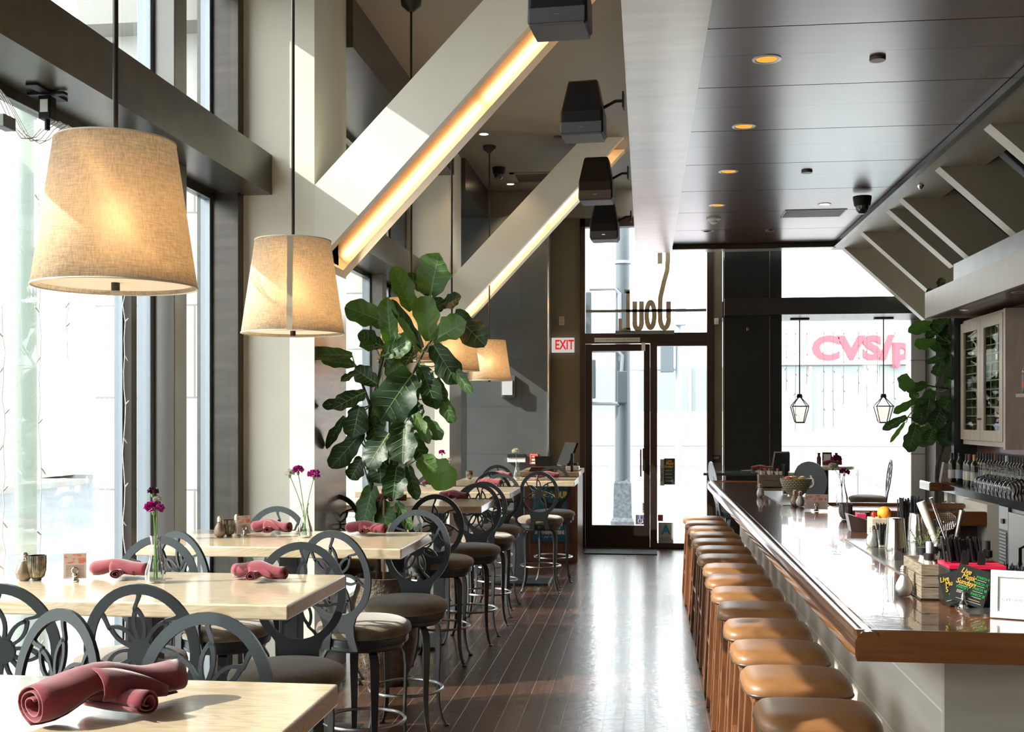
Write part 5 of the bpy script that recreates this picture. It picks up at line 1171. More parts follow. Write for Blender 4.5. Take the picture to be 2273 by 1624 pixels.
x,y=P(1710,1081); crate(x,y+.06,R(2),.215,.13,.115,'far wooden crate holding small bottles on the bar',n=2); fcx,fcy=x,y+.06
# bottles inside near crate
def bottle(name,x,y,z,prof,m,lab,cat,capprof=None,capm=None,grp=None,label=None,lm_=None,rz=0):
    t=thing(name,lab,cat,(x,y,z),rz,grp); mobj('body',lathe(B(),prof,24),m,t,smooth=True,autos=50)
    if capprof: mobj('cap',lathe(B(),capprof,20),capm or blk,t,smooth=True,autos=40)
    if label: r,z0,z1=label; mobj('label_wrap',lathe(B(),[(r+.0006,z0),(r+.0006,z1)],24),lm_,t,smooth=True)
    return t
zc=zb+.006; spray=[(0,0),(.021,0),(.022,.005),(.022,.085),(.018,.098),(.013,.102),(0,.102)]; alum=mat('spray_aluminium',(.68,.64,.60),.25,metal=.8); clr=mat('clear_cap_plastic',(.35,.38,.42),.2)
t=bottle('spray_bottle',crx-.055,cry-.07,zc+.03,spray,alum,'short aluminium spray bottle with black collar in the near crate','spray bottle',[(.014,.100),(.019,.102),(.019,.122),(.012,.126),(0,.126)]); mobj('nozzle_cover',lathe(B(),[(.012,.126),(.013,.16),(.011,.168),(0,.168)],16),clr,t,smooth=True)
mobj('riser',cbox(B(),(0,0,-.015),(.04,.04,.03)),mat('crate_liner_red',(.45,.03,.04),.7),t)
hs=[(0,0),(.02,0),(.021,.004),(.021,.10),(.012,.125),(.011,.14),(0,.14)]; hotg=mat('sauce_glass',(.55,.50,.45),.1,coat=1); redl=mat('label_red',(.60,.06,.04),.5)
bottle('sauce_bottle',crx-.055,cry+.03,zc,hs,hotg,'sauce bottle with red label and black cap in the near crate','bottle',[(.013,.138),(.019,.14),(.019,.165),(0,.166)],label=(.021,.03,.085),lm_=redl)
bottle('sauce_bottle',crx-.01,cry+.06,zc,hs,hotg,'second sauce bottle with black cap behind the spray bottle','bottle',[(.013,.138),(.019,.14),(.019,.165),(0,.166)],label=(.021,.03,.085),lm_=mat('label_dark_red',(.30,.04,.03),.5))
bottle('sauce_bottle',crx+.03,cry+.09,zc,[(r*1.15,z*1.05) for r,z in hs],mat('green_glass',(.05,.09,.03),.15,coat=1),'dark green bottle at the back of the near crate','bottle',[(.014,.144),(.02,.146),(.02,.17),(0,.172)])
bottle('sauce_bottle',crx+.045,cry-.01,zc,[(r*1.2,z) for r,z in hs],hotg,'stubby bottle with wide black lid in the near crate','bottle',[(.014,.138),(.023,.14),(.023,.16),(0,.162)])
t=thing('tabletop_burner','chrome tabletop burner standing in the near crate','kitchen torch',(crx+.02,cry-.075,zc+.04)); mobj('tank',lathe(B(),[(0,-.04),(.04,-.04),(.042,.02),(.036,.04),(.03,.045),(.03,.06),(0,.062)],24),stl,t,smooth=True); mobj('nozzle',tube(B(),[(-.06,-.01,.085),(.04,.01,.075)],[.010,.016],12),stl,t,smooth=True); mobj('knob',lathe(B(),[(0,-.012),(.014,-.010),(.014,.010),(0,.012)],12,c=(.05,.012,.075)),blk,t,smooth=True)
tag(mobj('crate_liner',cbox(B(),(0,0,0),(.17,.25,.004)),mat('crate_liner_red',(.45,.03,.04),.7),loc=(crx,cry,zc+.085+.0)),'red paper lining inside the near crate','paper')
# black straw bundles
def straws(x,y,z,n,r,h,lab,lean=.12,seed=1,sr=.0035):
    rnd=random.Random(seed); t=thing('straw_bundle',lab,'drinking straws',(x,y,z))
    for k in range(n):
        a=rnd.uniform(0,2*PI); q=r*math.sqrt(rnd.random()); p=Vector((q*math.cos(a),q*math.sin(a),0)); e=p*(1+lean*6*rnd.random())+Vector((rnd.uniform(-.006,.006),0,h*rnd.uniform(.90,1.04))); mobj('straw',tube(B(),[p,e],sr,6),blk,t)
    return t
# steel mixing tins
tin=[(0,0),(.036,0),(.038,.004),(.0395,.02),(.0465,.17),(.0475,.174)]
def mixtin(px,py,lab,s=1,inv=True):
    x,y=P(px,py); t=thing('cocktail_shaker',lab,'cocktail shaker',(x,y,zb+.0055),0,'steel cocktail shakers')
    pr=[(.043,0),(.0435,.004),(.049,.055),(.048,.06),(.0395,.17),(.036,.186),(.034,.19),(0,.19)] 
    mobj('tin',lathe(B(),[(r*s,z*s) for r,z in pr],40),stl,t,smooth=True); mobj('rim_band',lathe(B(),[(.0365*s,.178*s),(.0385*s,.180*s),(.0375*s,.188*s),(.0345*s,.191*s)],36),stl,t,smooth=True); return x,y
mixtin(1988,1243,'nearest steel cocktail shaker on the steel bar mat',1.0); mixtin(2036,1225,'second steel cocktail shaker behind, partly hidden by herbs',.98)
def glasscup(x,y,z,r0,r1,h,lab,name='tumbler',cat='glass'):
    t=thing(name,lab,cat,(x,y,z)); mobj('glass_wall',lathe(B(),[(0,.004),(r0-.002,.004),(r1-.0025,h),(r1,h),(r0,0),(0,0)],28),vg,t,smooth=True,autos=30); return t
x,y=P(2004,1215); glasscup(x,y,zb+.006,.03,.036,.10,'black straw container behind the nearest cocktail shaker','straw_holder','container'); straws(x,y,zb+.011,34,.022,.235,'tall black straws rising behind the nearest cocktail shaker',seed=3)
x,y=P(2032,1196); glasscup(x,y,zb+.006,.035,.042,.10,'second container of black straws behind the steel shakers','straw_holder','container'); straws(x,y,zb+.011,30,.026,.215,'second bunch of tall black straws, slightly right',seed=4)
x,y=P(1957,1217); glasscup(x,y,zb+.001,.022,.038,.095,'cut glass holding short black straws beside the salt shaker','cut_glass','glass'); straws(x,y,zb+.02,46,.020,.105,'short black sip straws in the cut glass',seed=5,sr=.0022,lean=.2)
x,y=P(1743,1098); glasscup(x,y,zb+.001,.020,.030,.16,'tall straw glass in front of the far crate','highball_glass','glass'); straws(x,y,zb+.01,34,.018,.245,'black straws in the tall glass beside the far crate',seed=6,sr=.003)
# patterned bowl with fruit
x,y=P(1771,1104); t=thing('fruit_bowl','woven look bowl with pale dots full of fruit on the bar','bowl',(x,y+.12,zb+.001))
bowm=mat('bowl_olive',(.12,.10,.05),.4); nt=bowm.node_tree; b_=nt.nodes['Principled BSDF']; tc=nt.nodes.new('ShaderNodeTexCoord'); sp_=nt.nodes.new('ShaderNodeSeparateXYZ'); at=nt.nodes.new('ShaderNodeMath'); at.operation='ARCTAN2'; nt.links.new(tc.outputs['Object'],sp_.inputs[0]); nt.links.new(sp_.outputs[1],at.inputs[0]); nt.links.new(sp_.outputs[0],at.inputs[1])
cb_=nt.nodes.new('ShaderNodeCombineXYZ'); nt.links.new(at.outputs[0],cb_.inputs[0]); mz=nt.nodes.new('ShaderNodeMath'); mz.operation='MULTIPLY'; mz.inputs[1].default_value=8.0; nt.links.new(sp_.outputs[2],mz.inputs[0]); nt.links.new(mz.outputs[0],cb_.inputs[1])
br_=nt.nodes.new('ShaderNodeTexBrick'); br_.inputs['Scale'].default_value=1; br_.inputs['Brick Width'].default_value=.24; br_.inputs['Row Height'].default_value=.115; br_.inputs['Mortar Size'].default_value=.033; br_.inputs['Mortar Smooth'].default_value=.3; br_.inputs['Color1'].default_value=br_.inputs['Color2'].default_value=(.62,.58,.42,1); br_.inputs['Mortar'].default_value=(.09,.08,.03,1); nt.links.new(cb_.outputs[0],br_.inputs['Vector']); nt.links.new(br_.outputs[0],b_.inputs['Base Color'])
mobj('bowl_shell',lathe(B(),[(0,0),(.05,0),(.055,.01),(.085,.04),(.115,.09),(.128,.135),(.129,.15),(.122,.15),(.110,.09),(.08,.045),(0,.02)],44),bowm,t,smooth=True,autos=50)
bxf,byf=x,y+.12
for k,(dx,dy,r,c,nm) in enumerate(((-.055,-.04,.034,(.55,.06,.03),'red apple'),(-.01,.045,.034,(.72,.42,.04),'yellow lemon'),(.045,-.03,.036,(.75,.45,.06),'pale orange'),(.06,.05,.034,(.25,.40,.06),'green lime'),(-.06,.05,.034,(.60,.10,.04),'dark red apple'))):
    ro=1+.1*(k%2); tag(mobj('fruit',lathe(B(),[(0,-r),(r*.5,-r*.87),(r*.87,-r*.5),(r,0),(r*.87,r*.5),(r*.45,r*.87),(0,r*.84)],18),mat('fruit_%d'%k,c,.35),smooth=True,loc=(bxf+dx,byf+dy,zb+.137)),nm+' in the patterned bowl on the bar','fruit','fruit in the patterned bowl')
# garnish tray with orange and cherry
x,y=P(1955,1192); t=thing('garnish_box','pale wooden garnish box holding an orange and a cherry','box',(x+.02,y+.08,zb+.001)); mobj('box_body',cbox(B(),(0,0,.05),(.13,.14,.10)),mat('pale_garnish_wood',(.60,.52,.38),.6,noise_amt=.3,nscale=12),t,bev=.003)
def sph(r,n=20,sz=1): return [(0,-r*sz)]+[(r*math.sin(PI*k/10),-r*sz*math.cos(PI*k/10)) for k in range(1,10)]+[(0,r*sz)]
tag(mobj('orange',lathe(B(),sph(.038),24),mat('orange_peel',(.85,.30,.02),.4,bump=.2,bscale=300),smooth=True,loc=(x+.035,y+.08,zb+.125)),'bright orange on top of the garnish box','orange'); tag(mobj('cherry',lathe(B(),sph(.014,sz=1.2),16),mat('cherry_red',(.65,.01,.01),.2,coat=1),smooth=True,loc=(x-.028,y+.05,zb+.120)),'glossy red cherry beside the orange','cherry')
x,y=P(1910,1180); t=thing('sugar_caddy','dark wedge shaped caddy with red sachets on the bar','caddy',(x,y+.05,zb+.001)); mobj('tray',prism(B(),[(-.05,0),(.06,0),(.06,.06),(-.07,.10)],-.05,.05),mat('dark_caddy',(.035,.02,.02),.3),t); mobj('sachets',cbox(B(),(.01,0,.085),(.05,.06,.03)),mat('sachet_red',(.50,.03,.10),.6),t)
# utensil caddy
x,y=P(2104,1235); t=glasscup(x,y,zb+.001,.045,.052,.10,'clear utensil jar behind the near crate','utensil_jar','jar'); ux,uy=x,y
def tool(name,p0,p1,r,m,lab,cat,extra=None):
    t=thing(name,lab,cat,(ux+p0[0],uy+p0[1],zb+.01+p0[2])); d=Vector(p1)-Vector(p0); mobj('shaft',tube(B(),[(0,0,0),d*.5,d],r,10),m,t,smooth=True)
    if extra: extra(t,d)
    return t
tool('muddler',(-.03,.02,0),(-.115,.04,.245),[.012,.016,.021],mat('white_muddler',(.66,.62,.55),.5),'white muddler leaning left in the utensil jar','muddler')
tool('bar_tongs',(.01,-.02,0),(-.085,-.03,.27),[.005,.006,.009],stl,'long steel tongs leaning across the utensil jar','tongs')
tool('ice_scoop',(.02,.0,0),(.065,0,.21),[.006,.010,.014],stb,'thick grey handle leaning right in the utensil jar','utensil')
tool('paring_knife',(-.02,.04,0),(-.045,.05,.16),[.008,.010,.011],blk,'black handled knife behind the steel tongs','knife'); tool('paring_knife',(-.01,.04,0),(-.025,.05,.15),[.008,.010,.010],blk,'second black knife handle behind the tongs, more upright','knife')
def strn(t,d):
    n=26; bm=B(); c=Vector((.0,0,.155)); tube(bm,[(c.x+.046*math.cos(2*PI*k/n),0,c.z+.046*math.sin(2*PI*k/n)) for k in range(n)],.003,6,closed=True); mobj('hoop',bm,stl,t,smooth=True)
    bm=B()
    for i in range(-5,6):
        a=i*.0085; e=math.sqrt(max(0,.046**2-a*a)); tube(bm,[(a,.0,c.z-e),(a,.018,c.z),(a,.0,c.z+e)],.0007,4); tube(bm,[(-e,0,c.z+a),(0,.018,c.z+a),(e,0,c.z+a)],.0007,4)
    mobj('mesh',bm,stb,t)
tool('mesh_strainer',(.0,.03,0),(.0,.03,.11),.004,stl,'round fine mesh strainer standing in the utensil jar','strainer',strn)
# rosemary bunch
x,y=P(2058,1245); t=thing('rosemary_bunch','feathery rosemary sprigs behind the sauce bottles','herbs',(x,y,zb+.006)); rnd=random.Random(9); mobj('herb_cup',lathe(B(),[(0,0),(.026,0),(.03,.06),(.027,.06),(.024,.005),(0,.005)],20),vg,t,smooth=True)
for k in range(11):
    bm=B(); d=Vector((rnd.uniform(-.55,.45),rnd.uniform(-.3,.3),1)).normalized(); L=rnd.uniform(.10,.165); tube(bm,[(0,0,.01),d*L],.0012,4)
    for j in range(22):
        p=d*(L*(.25+.75*j/22)); a=rnd.uniform(0,6.3); e=(d.orthogonal().normalized()*math.cos(a)+d.cross(d.orthogonal().normalized())*math.sin(a)+d*.8).normalized()*.018; tube(bm,[p,p+e],[.0012,.0004],4)
    mobj('sprig',bm,mat('rosemary_green',(.13,.17,.07),.6),t)
# black straw caddy with red rim
x,y=P(2178,1352); y+=.09
t=thing('straw_caddy','large black caddy with a red rim packed with black straws','caddy',(x+.0,y+.03,zb+.001)); mobj('caddy_body',cbox(B(),(0,0,.065),(.19,.16,.13)),blk,t,bev=.004); mobj('red_rim',cbox(B(),(0,0,.137),(.19,.16,.012)),mat('caddy_red',(.60,.01,.05),.5),t)
tx,ty=x,y+.03
t2=thing('straw_bundle','dense block of black straws in the red rimmed caddy','drinking straws',(tx-.015,ty+.03,zb+.145),0)
rnd=random.Random(2)
for k in range(60):
    p=Vector((rnd.uniform(-.07,.06),rnd.uniform(-.03,.03),0)); mobj('straw',tube(B(),[p,p+Vector((-.012,0,rnd.uniform(.075,.09)))],.0035,6),blk,t2)
for k,(dx,lab) in enumerate(((-.045,'left'),(.01,'right'))):
    t3=thing('black_tongs','black plastic stirrer handle sticking up from the red rimmed caddy, '+lab+' one','stirrer',(tx+dx,ty-.06,zb+.145)); mobj('handle',beam(B(),(0,0,0),(.005,0,.05),.014,.006,.010,.005),blk,t3); mobj('handle',beam(B(),(.012,0,0),(.02,0,.055),.014,.006,.010,.005),blk,t3)
bottle('spray_bottle',tx+.085,ty+.11,zb+.001,[(r,z*1.5) for r,z in spray],alum,'aluminium spray bottle behind the straw caddy','spray bottle',[(.014,.150),(.019,.152),(.019,.175),(.012,.18),(.012,.21),(0,.212)])
t=thing('napkin_caddy','black box at the right photo edge behind the white frame','caddy',(tx+.20,ty+.04,zb+.001)); mobj('caddy_body',cbox(B(),(0,0,.055),(.16,.16,.11)),blk,t,bev=.004)
bm=B()
for k in range(80): p=Vector((rnd.uniform(-.07,.07),rnd.uniform(-.07,.07),.105)); tube(bm,[p,p+Vector((rnd.uniform(-.01,.01),0,rnd.uniform(.02,.035)))],.0015,4)
o=mobj('sip_straws',bm,blk,t); o['kind']='stuff'
# event cards in chrome stand
x,y=P(2138,1351); t=thing('card_stand','chrome stand with two dark cards reading Live Music Sundays on the bar','card holder',(x,y,zb+.001))
mobj('stand',lathe(B(),[(0,0),(.021,0),(.022,.004),(.014,.010),(.018,.016),(.011,.024),(.006,.030),(.009,.040),(.006,.05),(.012,.058),(.004,.062),(0,.062)],22),chrome,t,smooth=True)
def ecard(rot,off,w,h,yy,full):
    M_=Matrix.Translation((off[0],yy,off[1]))@Matrix.Rotation(rot,4,'Y')
    c=mobj('card',cbox(B(),(0,0,0),(w,.0015,h)),chb,t); c.matrix_local=M_
    def tx_(s,sz,m,dx,dz,sh=0,xs=.8,b=.0004): o=text(s,sz,m,c,(dx,-.0016,dz),xs=xs,shear=sh,bold=b); return o
    if full:
        tx_('Live',.026,ylw,-.030,.044,.3); tx_('Music',.026,ylw,-.016,.026,.3); tx_('Sundays',.026,ylw,-.020,.006,.3); tx_('MARCH 1',.012,grn,-.026,-.014)
        mobj('white_line',cbox(B(),(-.026,-.0012,-.0065),(.032,.0006,.0015)),pap,c)
        for k in range(3): mobj('white_line',cbox(B(),(-.028,-.0012,-.024-.004*k),(.028,.0006,.0016)),pap,c)
        for k,s in enumerate(('MARCH 4','MARCH 11','MARCH 18','MARCH 25')): tx_(s,.0125,grn,.030,.036-.020*k); mobj('white_line',cbox(B(),(.026,-.0012,.027-.020*k),(.034,.0006,.0014)),pap,c)
        mobj('white_line',cbox(B(),(.005,-.0012,-.052),(.085,.0006,.0012)),pap,c); mobj('yellow_line',cbox(B(),(.022,-.0012,-.044),(.04,.0006,.0016)),ylw,c)
    else:
        tx_('Live',.024,ylw,-.022,.034,.3); tx_('Mu',.024,ylw,-.012,.016,.3); tx_('S',.024,ylw,-.024,-.002,.3); tx_('MAR',.010,grn,-.012,-.020); mobj('white_line',cbox(B(),(0,-.0012,-.040),(.07,.0006,.0012)),pap,c)
        for k in range(3): mobj('white_line',cbox(B(),(-.006,-.0012,-.028-.003*k),(.02,.0006,.0012)),pap,c)
ecard(R(-16),(-.032,.072),.080,.108,.004,False); ecard(R(17),(.026,.078),.118,.128,-.001,True)
# white picture frame leaning
x,y=P(2246,1378); t=thing('framed_card','white framed card leaning at the right end of the bar','picture frame',(x+.012,y+.03,zb+.002),R(-20)); wfm=mat('frame_white',(.80,.80,.78),.45)
Mx=Matrix.Rotation(R(-14),4,'X')
def rot_(bm): 
    for v in bm.verts: v.co=Mx@v.co
    return bm
bm=B(); box(bm,-.068,.068,0,.014,0,.022); box(bm,-.068,.068,0,.014,.135,.157); box(bm,-.068,-.046,0,.014,.022,.135); box(bm,.046,.068,0,.014,.022,.135)
mobj('frame',rot_(bm),wfm,t,bev=.002); mobj('mat_board',rot_(box(B(),-.046,.046,.008,.012,.022,.135)),mat('mat_board',(.78,.80,.79),.6),t)
o=text('GIFT CARDS',.013,mat('pale_grey_print',(.42,.44,.44),.6),t,(0,.0,.055),xs=1.0); o.rotation_euler=(PI/2-R(14),0,0); o.location=(0,.0205,.06)
# ================================================================ back bar
bc=thing('back_counter','black stone back bar counter with a brown wood end, along the right wall','counter',(3.16,7,0))
def lk(n,bm,m,**k):
    for v in bm.verts: v.co-=Vector((3.16,7,0))
    return mobj(n,bm,m,bc,**k)
blst=mat('black_stone',(.018,.018,.02),.12,coat=.6); cw=mat('cream_cabinet_wood',(.58,.50,.41),.42,noise_amt=.15,nscale=4,nstretch=(6,6,1))
lk('countertop',box(B(),2.92,3.415,4.35,11.75,1.03,1.07),blst); lk('wood_end',box(B(),2.78,3.03,11.5,11.92,1.0,1.085),bare,bev=.012); lk('wood_edge',box(B(),2.90,2.925,4.35,11.5,1.0,1.068),blst)
lk('end_post',box(B(),2.95,3.08,11.5,11.62,0,1.0),cream); lk('carcass',box(B(),3.30,3.415,4.35,11.6,0,1.03),blk)
ys=lambda p:AX(p,1100,2.95)[0]
def unit(n,p0,p1,lab,cat): 
    y0,y1=ys(p1),ys(p0); t=thing(n,lab,cat,(2.97,(y0+y1)/2,0.0)); return t,(y1-y0)/2
t,h=unit('undercounter_fridge',2094,2149,'steel undercounter fridge nearest the wooden end of the back bar','fridge'); mobj('body',box(B(),.02,.30,-h,h,.05,.98),stb,t); mobj('door',box(B(),-.005,.02,-h+.01,h-.01,.12,.90),mat('warm_brushed_steel',(.52,.49,.42),.25,metal=.9),t,bev=.004); mobj('handle',tube(B(),[(-.005,h-.1,.90),(-.05,h-.1,.88),(-.05,h-.1,.72),(-.005,h-.1,.70)],.011,8),chrome,t,smooth=True)
t,h=unit('glass_washer','' and 0 or 2151,2208,'undercounter appliance with black glass door in a steel frame','appliance')
bm=B(); box(bm,.0,.03,-h+.02,h-.02,.82,.88); box(bm,.0,.03,-h+.02,h-.02,.30,.36); box(bm,.0,.03,-h+.02,-h+.07,.36,.82); box(bm,.0,.03,h-.07,h-.02,.36,.82); mobj('door_frame',bm,stb,t); mobj('dark_glass',box(B(),.012,.03,-h+.07,h-.07,.36,.82),mat('dark_glass',(.01,.01,.012),.08,coat=1),t); mobj('body',box(B(),.03,.30,-h+.01,h-.01,.05,.90),blk,t)
t3=thing('steel_utensils','steel tools on the open shelf above the black glass door','utensils',(2.97+.12,t.location.y,.905)); mobj('tool',tube(B(),[(-.05,-.2,.02),(.0,.2,.03)],.012,8),stl,t3); mobj('tool',tube(B(),[(.0,-.15,.04),(-.04,.12,.05)],.009,8),stl,t3); mobj('tool',lathe(B(),[(0,0),(.05,.01),(.05,.04),(0,.05)],16,c=(-.02,-.05,.0)),stl,t3,smooth=True)
t,h=unit('ice_machine',2210,2232,'narrow steel ice machine panel with slatted vent and red switch','appliance'); mobj('panel',box(B(),.0,.30,-h,h,.05,.99),stb,t)
bm=B()
for k in range(14): cbox(bm,(-.004,0,.40+k*.028),(.008,h*1.5,.012))
mobj('vent_slats',bm,mat('slat_pale',(.45,.45,.43),.35,metal=.6),t); mobj('vent_recess',cbox(B(),(-.001,0,.59),(.004,h*1.6,.40)),blk,t); mobj('switch',cbox(B(),(-.006,0,.86),(.012,.06,.04)),mat('switch_dark_red',(.10,.015,.015),.3),t)
t,h=unit('undercounter_fridge',2233,2420,'wide steel fridge door at the right photo edge under the back counter','fridge'); mobj('body',box(B(),.02,.30,-h,h,.05,.99),stb,t); mobj('door',box(B(),-.005,.02,-h+.01,h-.01,.08,.95),stb,t,bev=.004); mobj('handle',tube(B(),[(-.005,h-.45,.72),(-.05,h-.45,.70),(-.05,h-.45,.50),(-.005,h-.45,.48)],.013,8),blk,t,smooth=True)
# glass fronted wall cabinet
Yf=AX(2137,850,3.27)[0]; Yn=AX(2232,850,3.27)[0]; ym=(Yf+Yn)/2; hh=(Yf-Yn)/2
cab=thing('wall_cabinet','cream wall cabinet with two glass doors over the wine bottles','cabinet',(3.27,ym,1.45)); H_=1.27
mobj('back',box(B(),.12,.145,-hh,hh,0,H_),mat('cabinet_inside',(.18,.17,.13),.5),cab); bm=B(); mobj('side',box(B(),.0,.145,-hh-.0,-hh+.025,0,H_),cw,cab); mobj('side',box(B(),.0,.145,hh-.025,hh,0,H_),cw,cab); mobj('top',box(B(),.0,.145,-hh,hh,H_-.04,H_),cw,cab); mobj('base',box(B(),.0,.145,-hh,hh,0,.05),cw,cab); mobj('end_panel',box(B(),-.02,.148,-hh-.06,-hh,-.02,H_+.0),cw,cab)
for k,(a,b) in enumerate(((-hh+.01,-.004),(.004,hh-.01))):
    bm=B(); x0,x1=-.025,.0; box(bm,x0,x1,a,b,.05,.15); box(bm,x0,x1,a,b,H_-.13,H_-.03); box(bm,x0,x1,a,a+.10,.15,H_-.13); box(bm,x0,x1,b-.10,b,.15,H_-.13); d=mobj('door',bm,cw,cab,bev=.002)
    mobj('door_glass',box(B(),-.014,-.010,a+.10,b-.10,.15,H_-.13),glassmat('cabinet_glass',(.88,.92,.88),.12),d); mobj('knob',lathe(B(),[(0,0),(.010,.002),(.012,.012),(.006,.018),(0,.02)],12,M=Matrix.Translation((-.025,(b-.03) if k==0 else (a+.03),.26))@Matrix.Rotation(-PI/2,4,'Y')),mat('aged_knob',(.12,.09,.07),.3,metal=.8),d,smooth=True)
bm=B()
for k in range(12): cbox(bm,(.06,0,.12+.085*k),(.10,hh*2-.06,.010))
for k in range(9): cbox(bm,(.03,-hh+.08+k*(2*hh-.16)/8,H_/2),(.008,.008,H_-.12))
mobj('bottle_rack',bm,mat('rack_cream',(.42,.40,.30),.5),cab)
rnd=random.Random(12); wg=mat('wine_glass_dark',(.022,.03,.012),.1,coat=.8)
wcol=[mat('wine_bottle_green',(.035,.055,.012),.1,coat=.8),mat('wine_bottle_amber',(.10,.11,.02),.12,coat=.8),wg]
bpr=[(0,0),(.034,0),(.037,.006),(.037,.185),(.030,.215),(.0155,.24),(.0145,.295),(0,.295)]
rk=None
rown=['bottom','second','third','fourth','fifth','sixth','seventh','eighth','ninth','tenth','eleventh']
for k in range(11):
    for j in range(3):
        if rnd.random()<.2: continue
        t=thing('racked_bottle','wine bottle end in the '+rown[k]+' rack row of the glass cabinet','bottle',(3.27+.012,ym+hh*(-.55+.55*j)+rnd.uniform(-.03,.03),1.45+.168+.085*k),0,'bottles lying in cabinet row %d'%(k+1)); 
        mobj('bottle_end',lathe(B(),[(0,0),(.030,0),(.032,.01),(.032,.06),(.02,.085),(0,.09)],14,M=Matrix.Rotation(PI/2,4,'Y')),wcol[rnd.randint(0,2)],t,smooth=True)
# wine bottles standing on the counter
foil=[mat('foil_black',(.015,.015,.017),.3),mat('foil_red',(.25,.03,.03),.3),mat('foil_gold',(.55,.30,.08),.3,metal=.5),mat('foil_white',(.60,.62,.64),.4)]; labs=[mat('label_pale',(.60,.58,.52),.6),mat('label_blue',(.38,.45,.55),.6),mat('label_cream',(.65,.62,.5),.6)]
bs_=[(2113,0,0,1.0,0),(2130,0,1,1.12,1),(2146,0,0,1.02,1),(2152,1,2,1.0,1),(2163,2,0,1.0,1),(2172,0,2,1.0,2)]
for k in range(16): bs_.append((2178+k*6.3,(0,0,0,0,0,1,0,0,0,3,0,0)[k%12],k%3,.98+.04*((k*7)%3),2))
for k,(p,fi,li,s,row) in enumerate(bs_):
    X=(3.04,3.10,3.33)[row] if row<2 else 3.33-.0*(k%2); Y=AX(p,1060,X)[0]
    lab=('tall dark wine bottle at the far end of the back counter','broad wine bottle with a pale blue label','wine bottle right of the blue labelled one','red capped wine bottle near the wood end','gold capped wine bottle before the glasses','dark wine bottle just left of the stemware')[k] if k<6 else 'dark wine bottle in the back row behind the upturned stemware'
    t=thing('wine_bottle',lab,'wine bottle',(X,Y,1.071),0,'wine bottles in the back row' if k>=6 else 'wine bottles at the end of the back counter'); mobj('glass',lathe(B(),[(r*s*.95,z*1.0) for r,z in bpr],22),wg,t,smooth=True); mobj('foil_cap',lathe(B(),[(.0158,.245),(.0162,.30),(0,.302)],16),foil[fi],t,smooth=True); mobj('label',lathe(B(),[(.037*s*.95+.0007,.05),(.037*s*.95+.0007,.135)],22),labs[li],t,smooth=True)
# upturned wine glasses
gm=glassmat('stemware_glass',(.985,.99,.99),1.5,ior=1.5,dens=.06)
def make_wg():
    t=thing('wine_glass','upturned wine glass drying on the black back counter','wine glass'); mobj('bowl',lathe(B(),[(.030,0),(.038,.03),(.041,.055),(.036,.085),(.018,.112),(.005,.120)],26),gm,t,smooth=True); mobj('stem',lathe(B(),[(.005,.118),(.0035,.15),(.0035,.195),(.006,.208),(.034,.212),(.034,.2145),(0,.2145)],22),gm,t,smooth=True,autos=50); return t
w0=make_wg(); w0['group']='upturned wine glasses'; first=True
for r_,X in enumerate((3.00,3.09,3.18,3.25)):
    for k in range(9):
        Y=AX(2172+4*r_,1060,X)[0]-.055*r_-k*.115
        if first: w0.location=(X,Y,1.071); first=False
        else: dup(w0,(X,Y,1.071),0)
t=thing('paper_box','grey weathered box left of the wine bottles on the back counter','box',(3.0,AX(2098,1050,3.0)[0],1.086)); mobj('box_body',prism(B(),[(-.05,0),(.05,0),(.05,.15),(-.02,.19),(-.035,.10)],-.04,.04),mat('weathered_box',(.33,.30,.26),.7,noise_amt=.3,nscale=20),t)
# wall shelf with bottle at far right edge
t=thing('wall_shelf','brown shelf on the wood wall at the right photo edge','shelf',(3.30,8.6,1.98)); yS=AX(2262,880,3.22)[0]; t.location=(3.32,yS-.6,1.93); mobj('board',box(B(),-.12,.098,-.6,.62,-.03,0),mat('shelf_brown',(.30,.19,.13),.4),t)
t=thing('liquor_bottle','dark green bottle with red label on the wall shelf','bottle',(3.28,yS-.02,1.931)); mobj('glass',lathe(B(),[(r*1.1,z) for r,z in bpr],22),wg,t,smooth=True); mobj('label',lathe(B(),[(.0415,.05),(.0415,.11)],22),redl,t,smooth=True)
# ================================================================ far right seating
rt_m=mat('round_table_laminate',(.50,.42,.32),.35)
def rtable(x,y,z,r,lab,m=rt_m):
    t=thing('round_table',lab,'table',(x,y,0)); mobj('tabletop',lathe(B(),[(0,z-.045),(r-.01,z-.045),(r,z-.035),(r,z-.008),(r-.006,z),(0,z)],40),m,t,smooth=True,autos=40); mobj('pedestal',tube(B(),[(0,0,.02),(0,0,z-.05)],.04,14),blk_st,t,smooth=True); mobj('base_plate',lathe(B(),[(0,0),(.27,0),(.27,.015),(.06,.03),(0,.03)],28),blk_st,t,smooth=True); return t
rtable(1.555,14.02,1.07,.40,'nearer pale round table behind the bar, before the black panel'); rtable(2.32,14.98,1.10,.36,'farther round table close to the bright front window')
t=thing('dining_table','dark square table behind the far end of the bar','table',(.97,13.35,0)); mobj('tabletop',cbox(B(),(0,0,1.075),(.62,.6,.03)),mat('dark_slate_top',(.06,.075,.09),.2,coat=.5),t); mobj('pedestal',cbox(B(),(0,0,.53),(.08,.08,1.06)),blk_st,t); mobj('base_plate',cbox(B(),(0,0,.011),(.45,.45,.022)),blk_st,t)
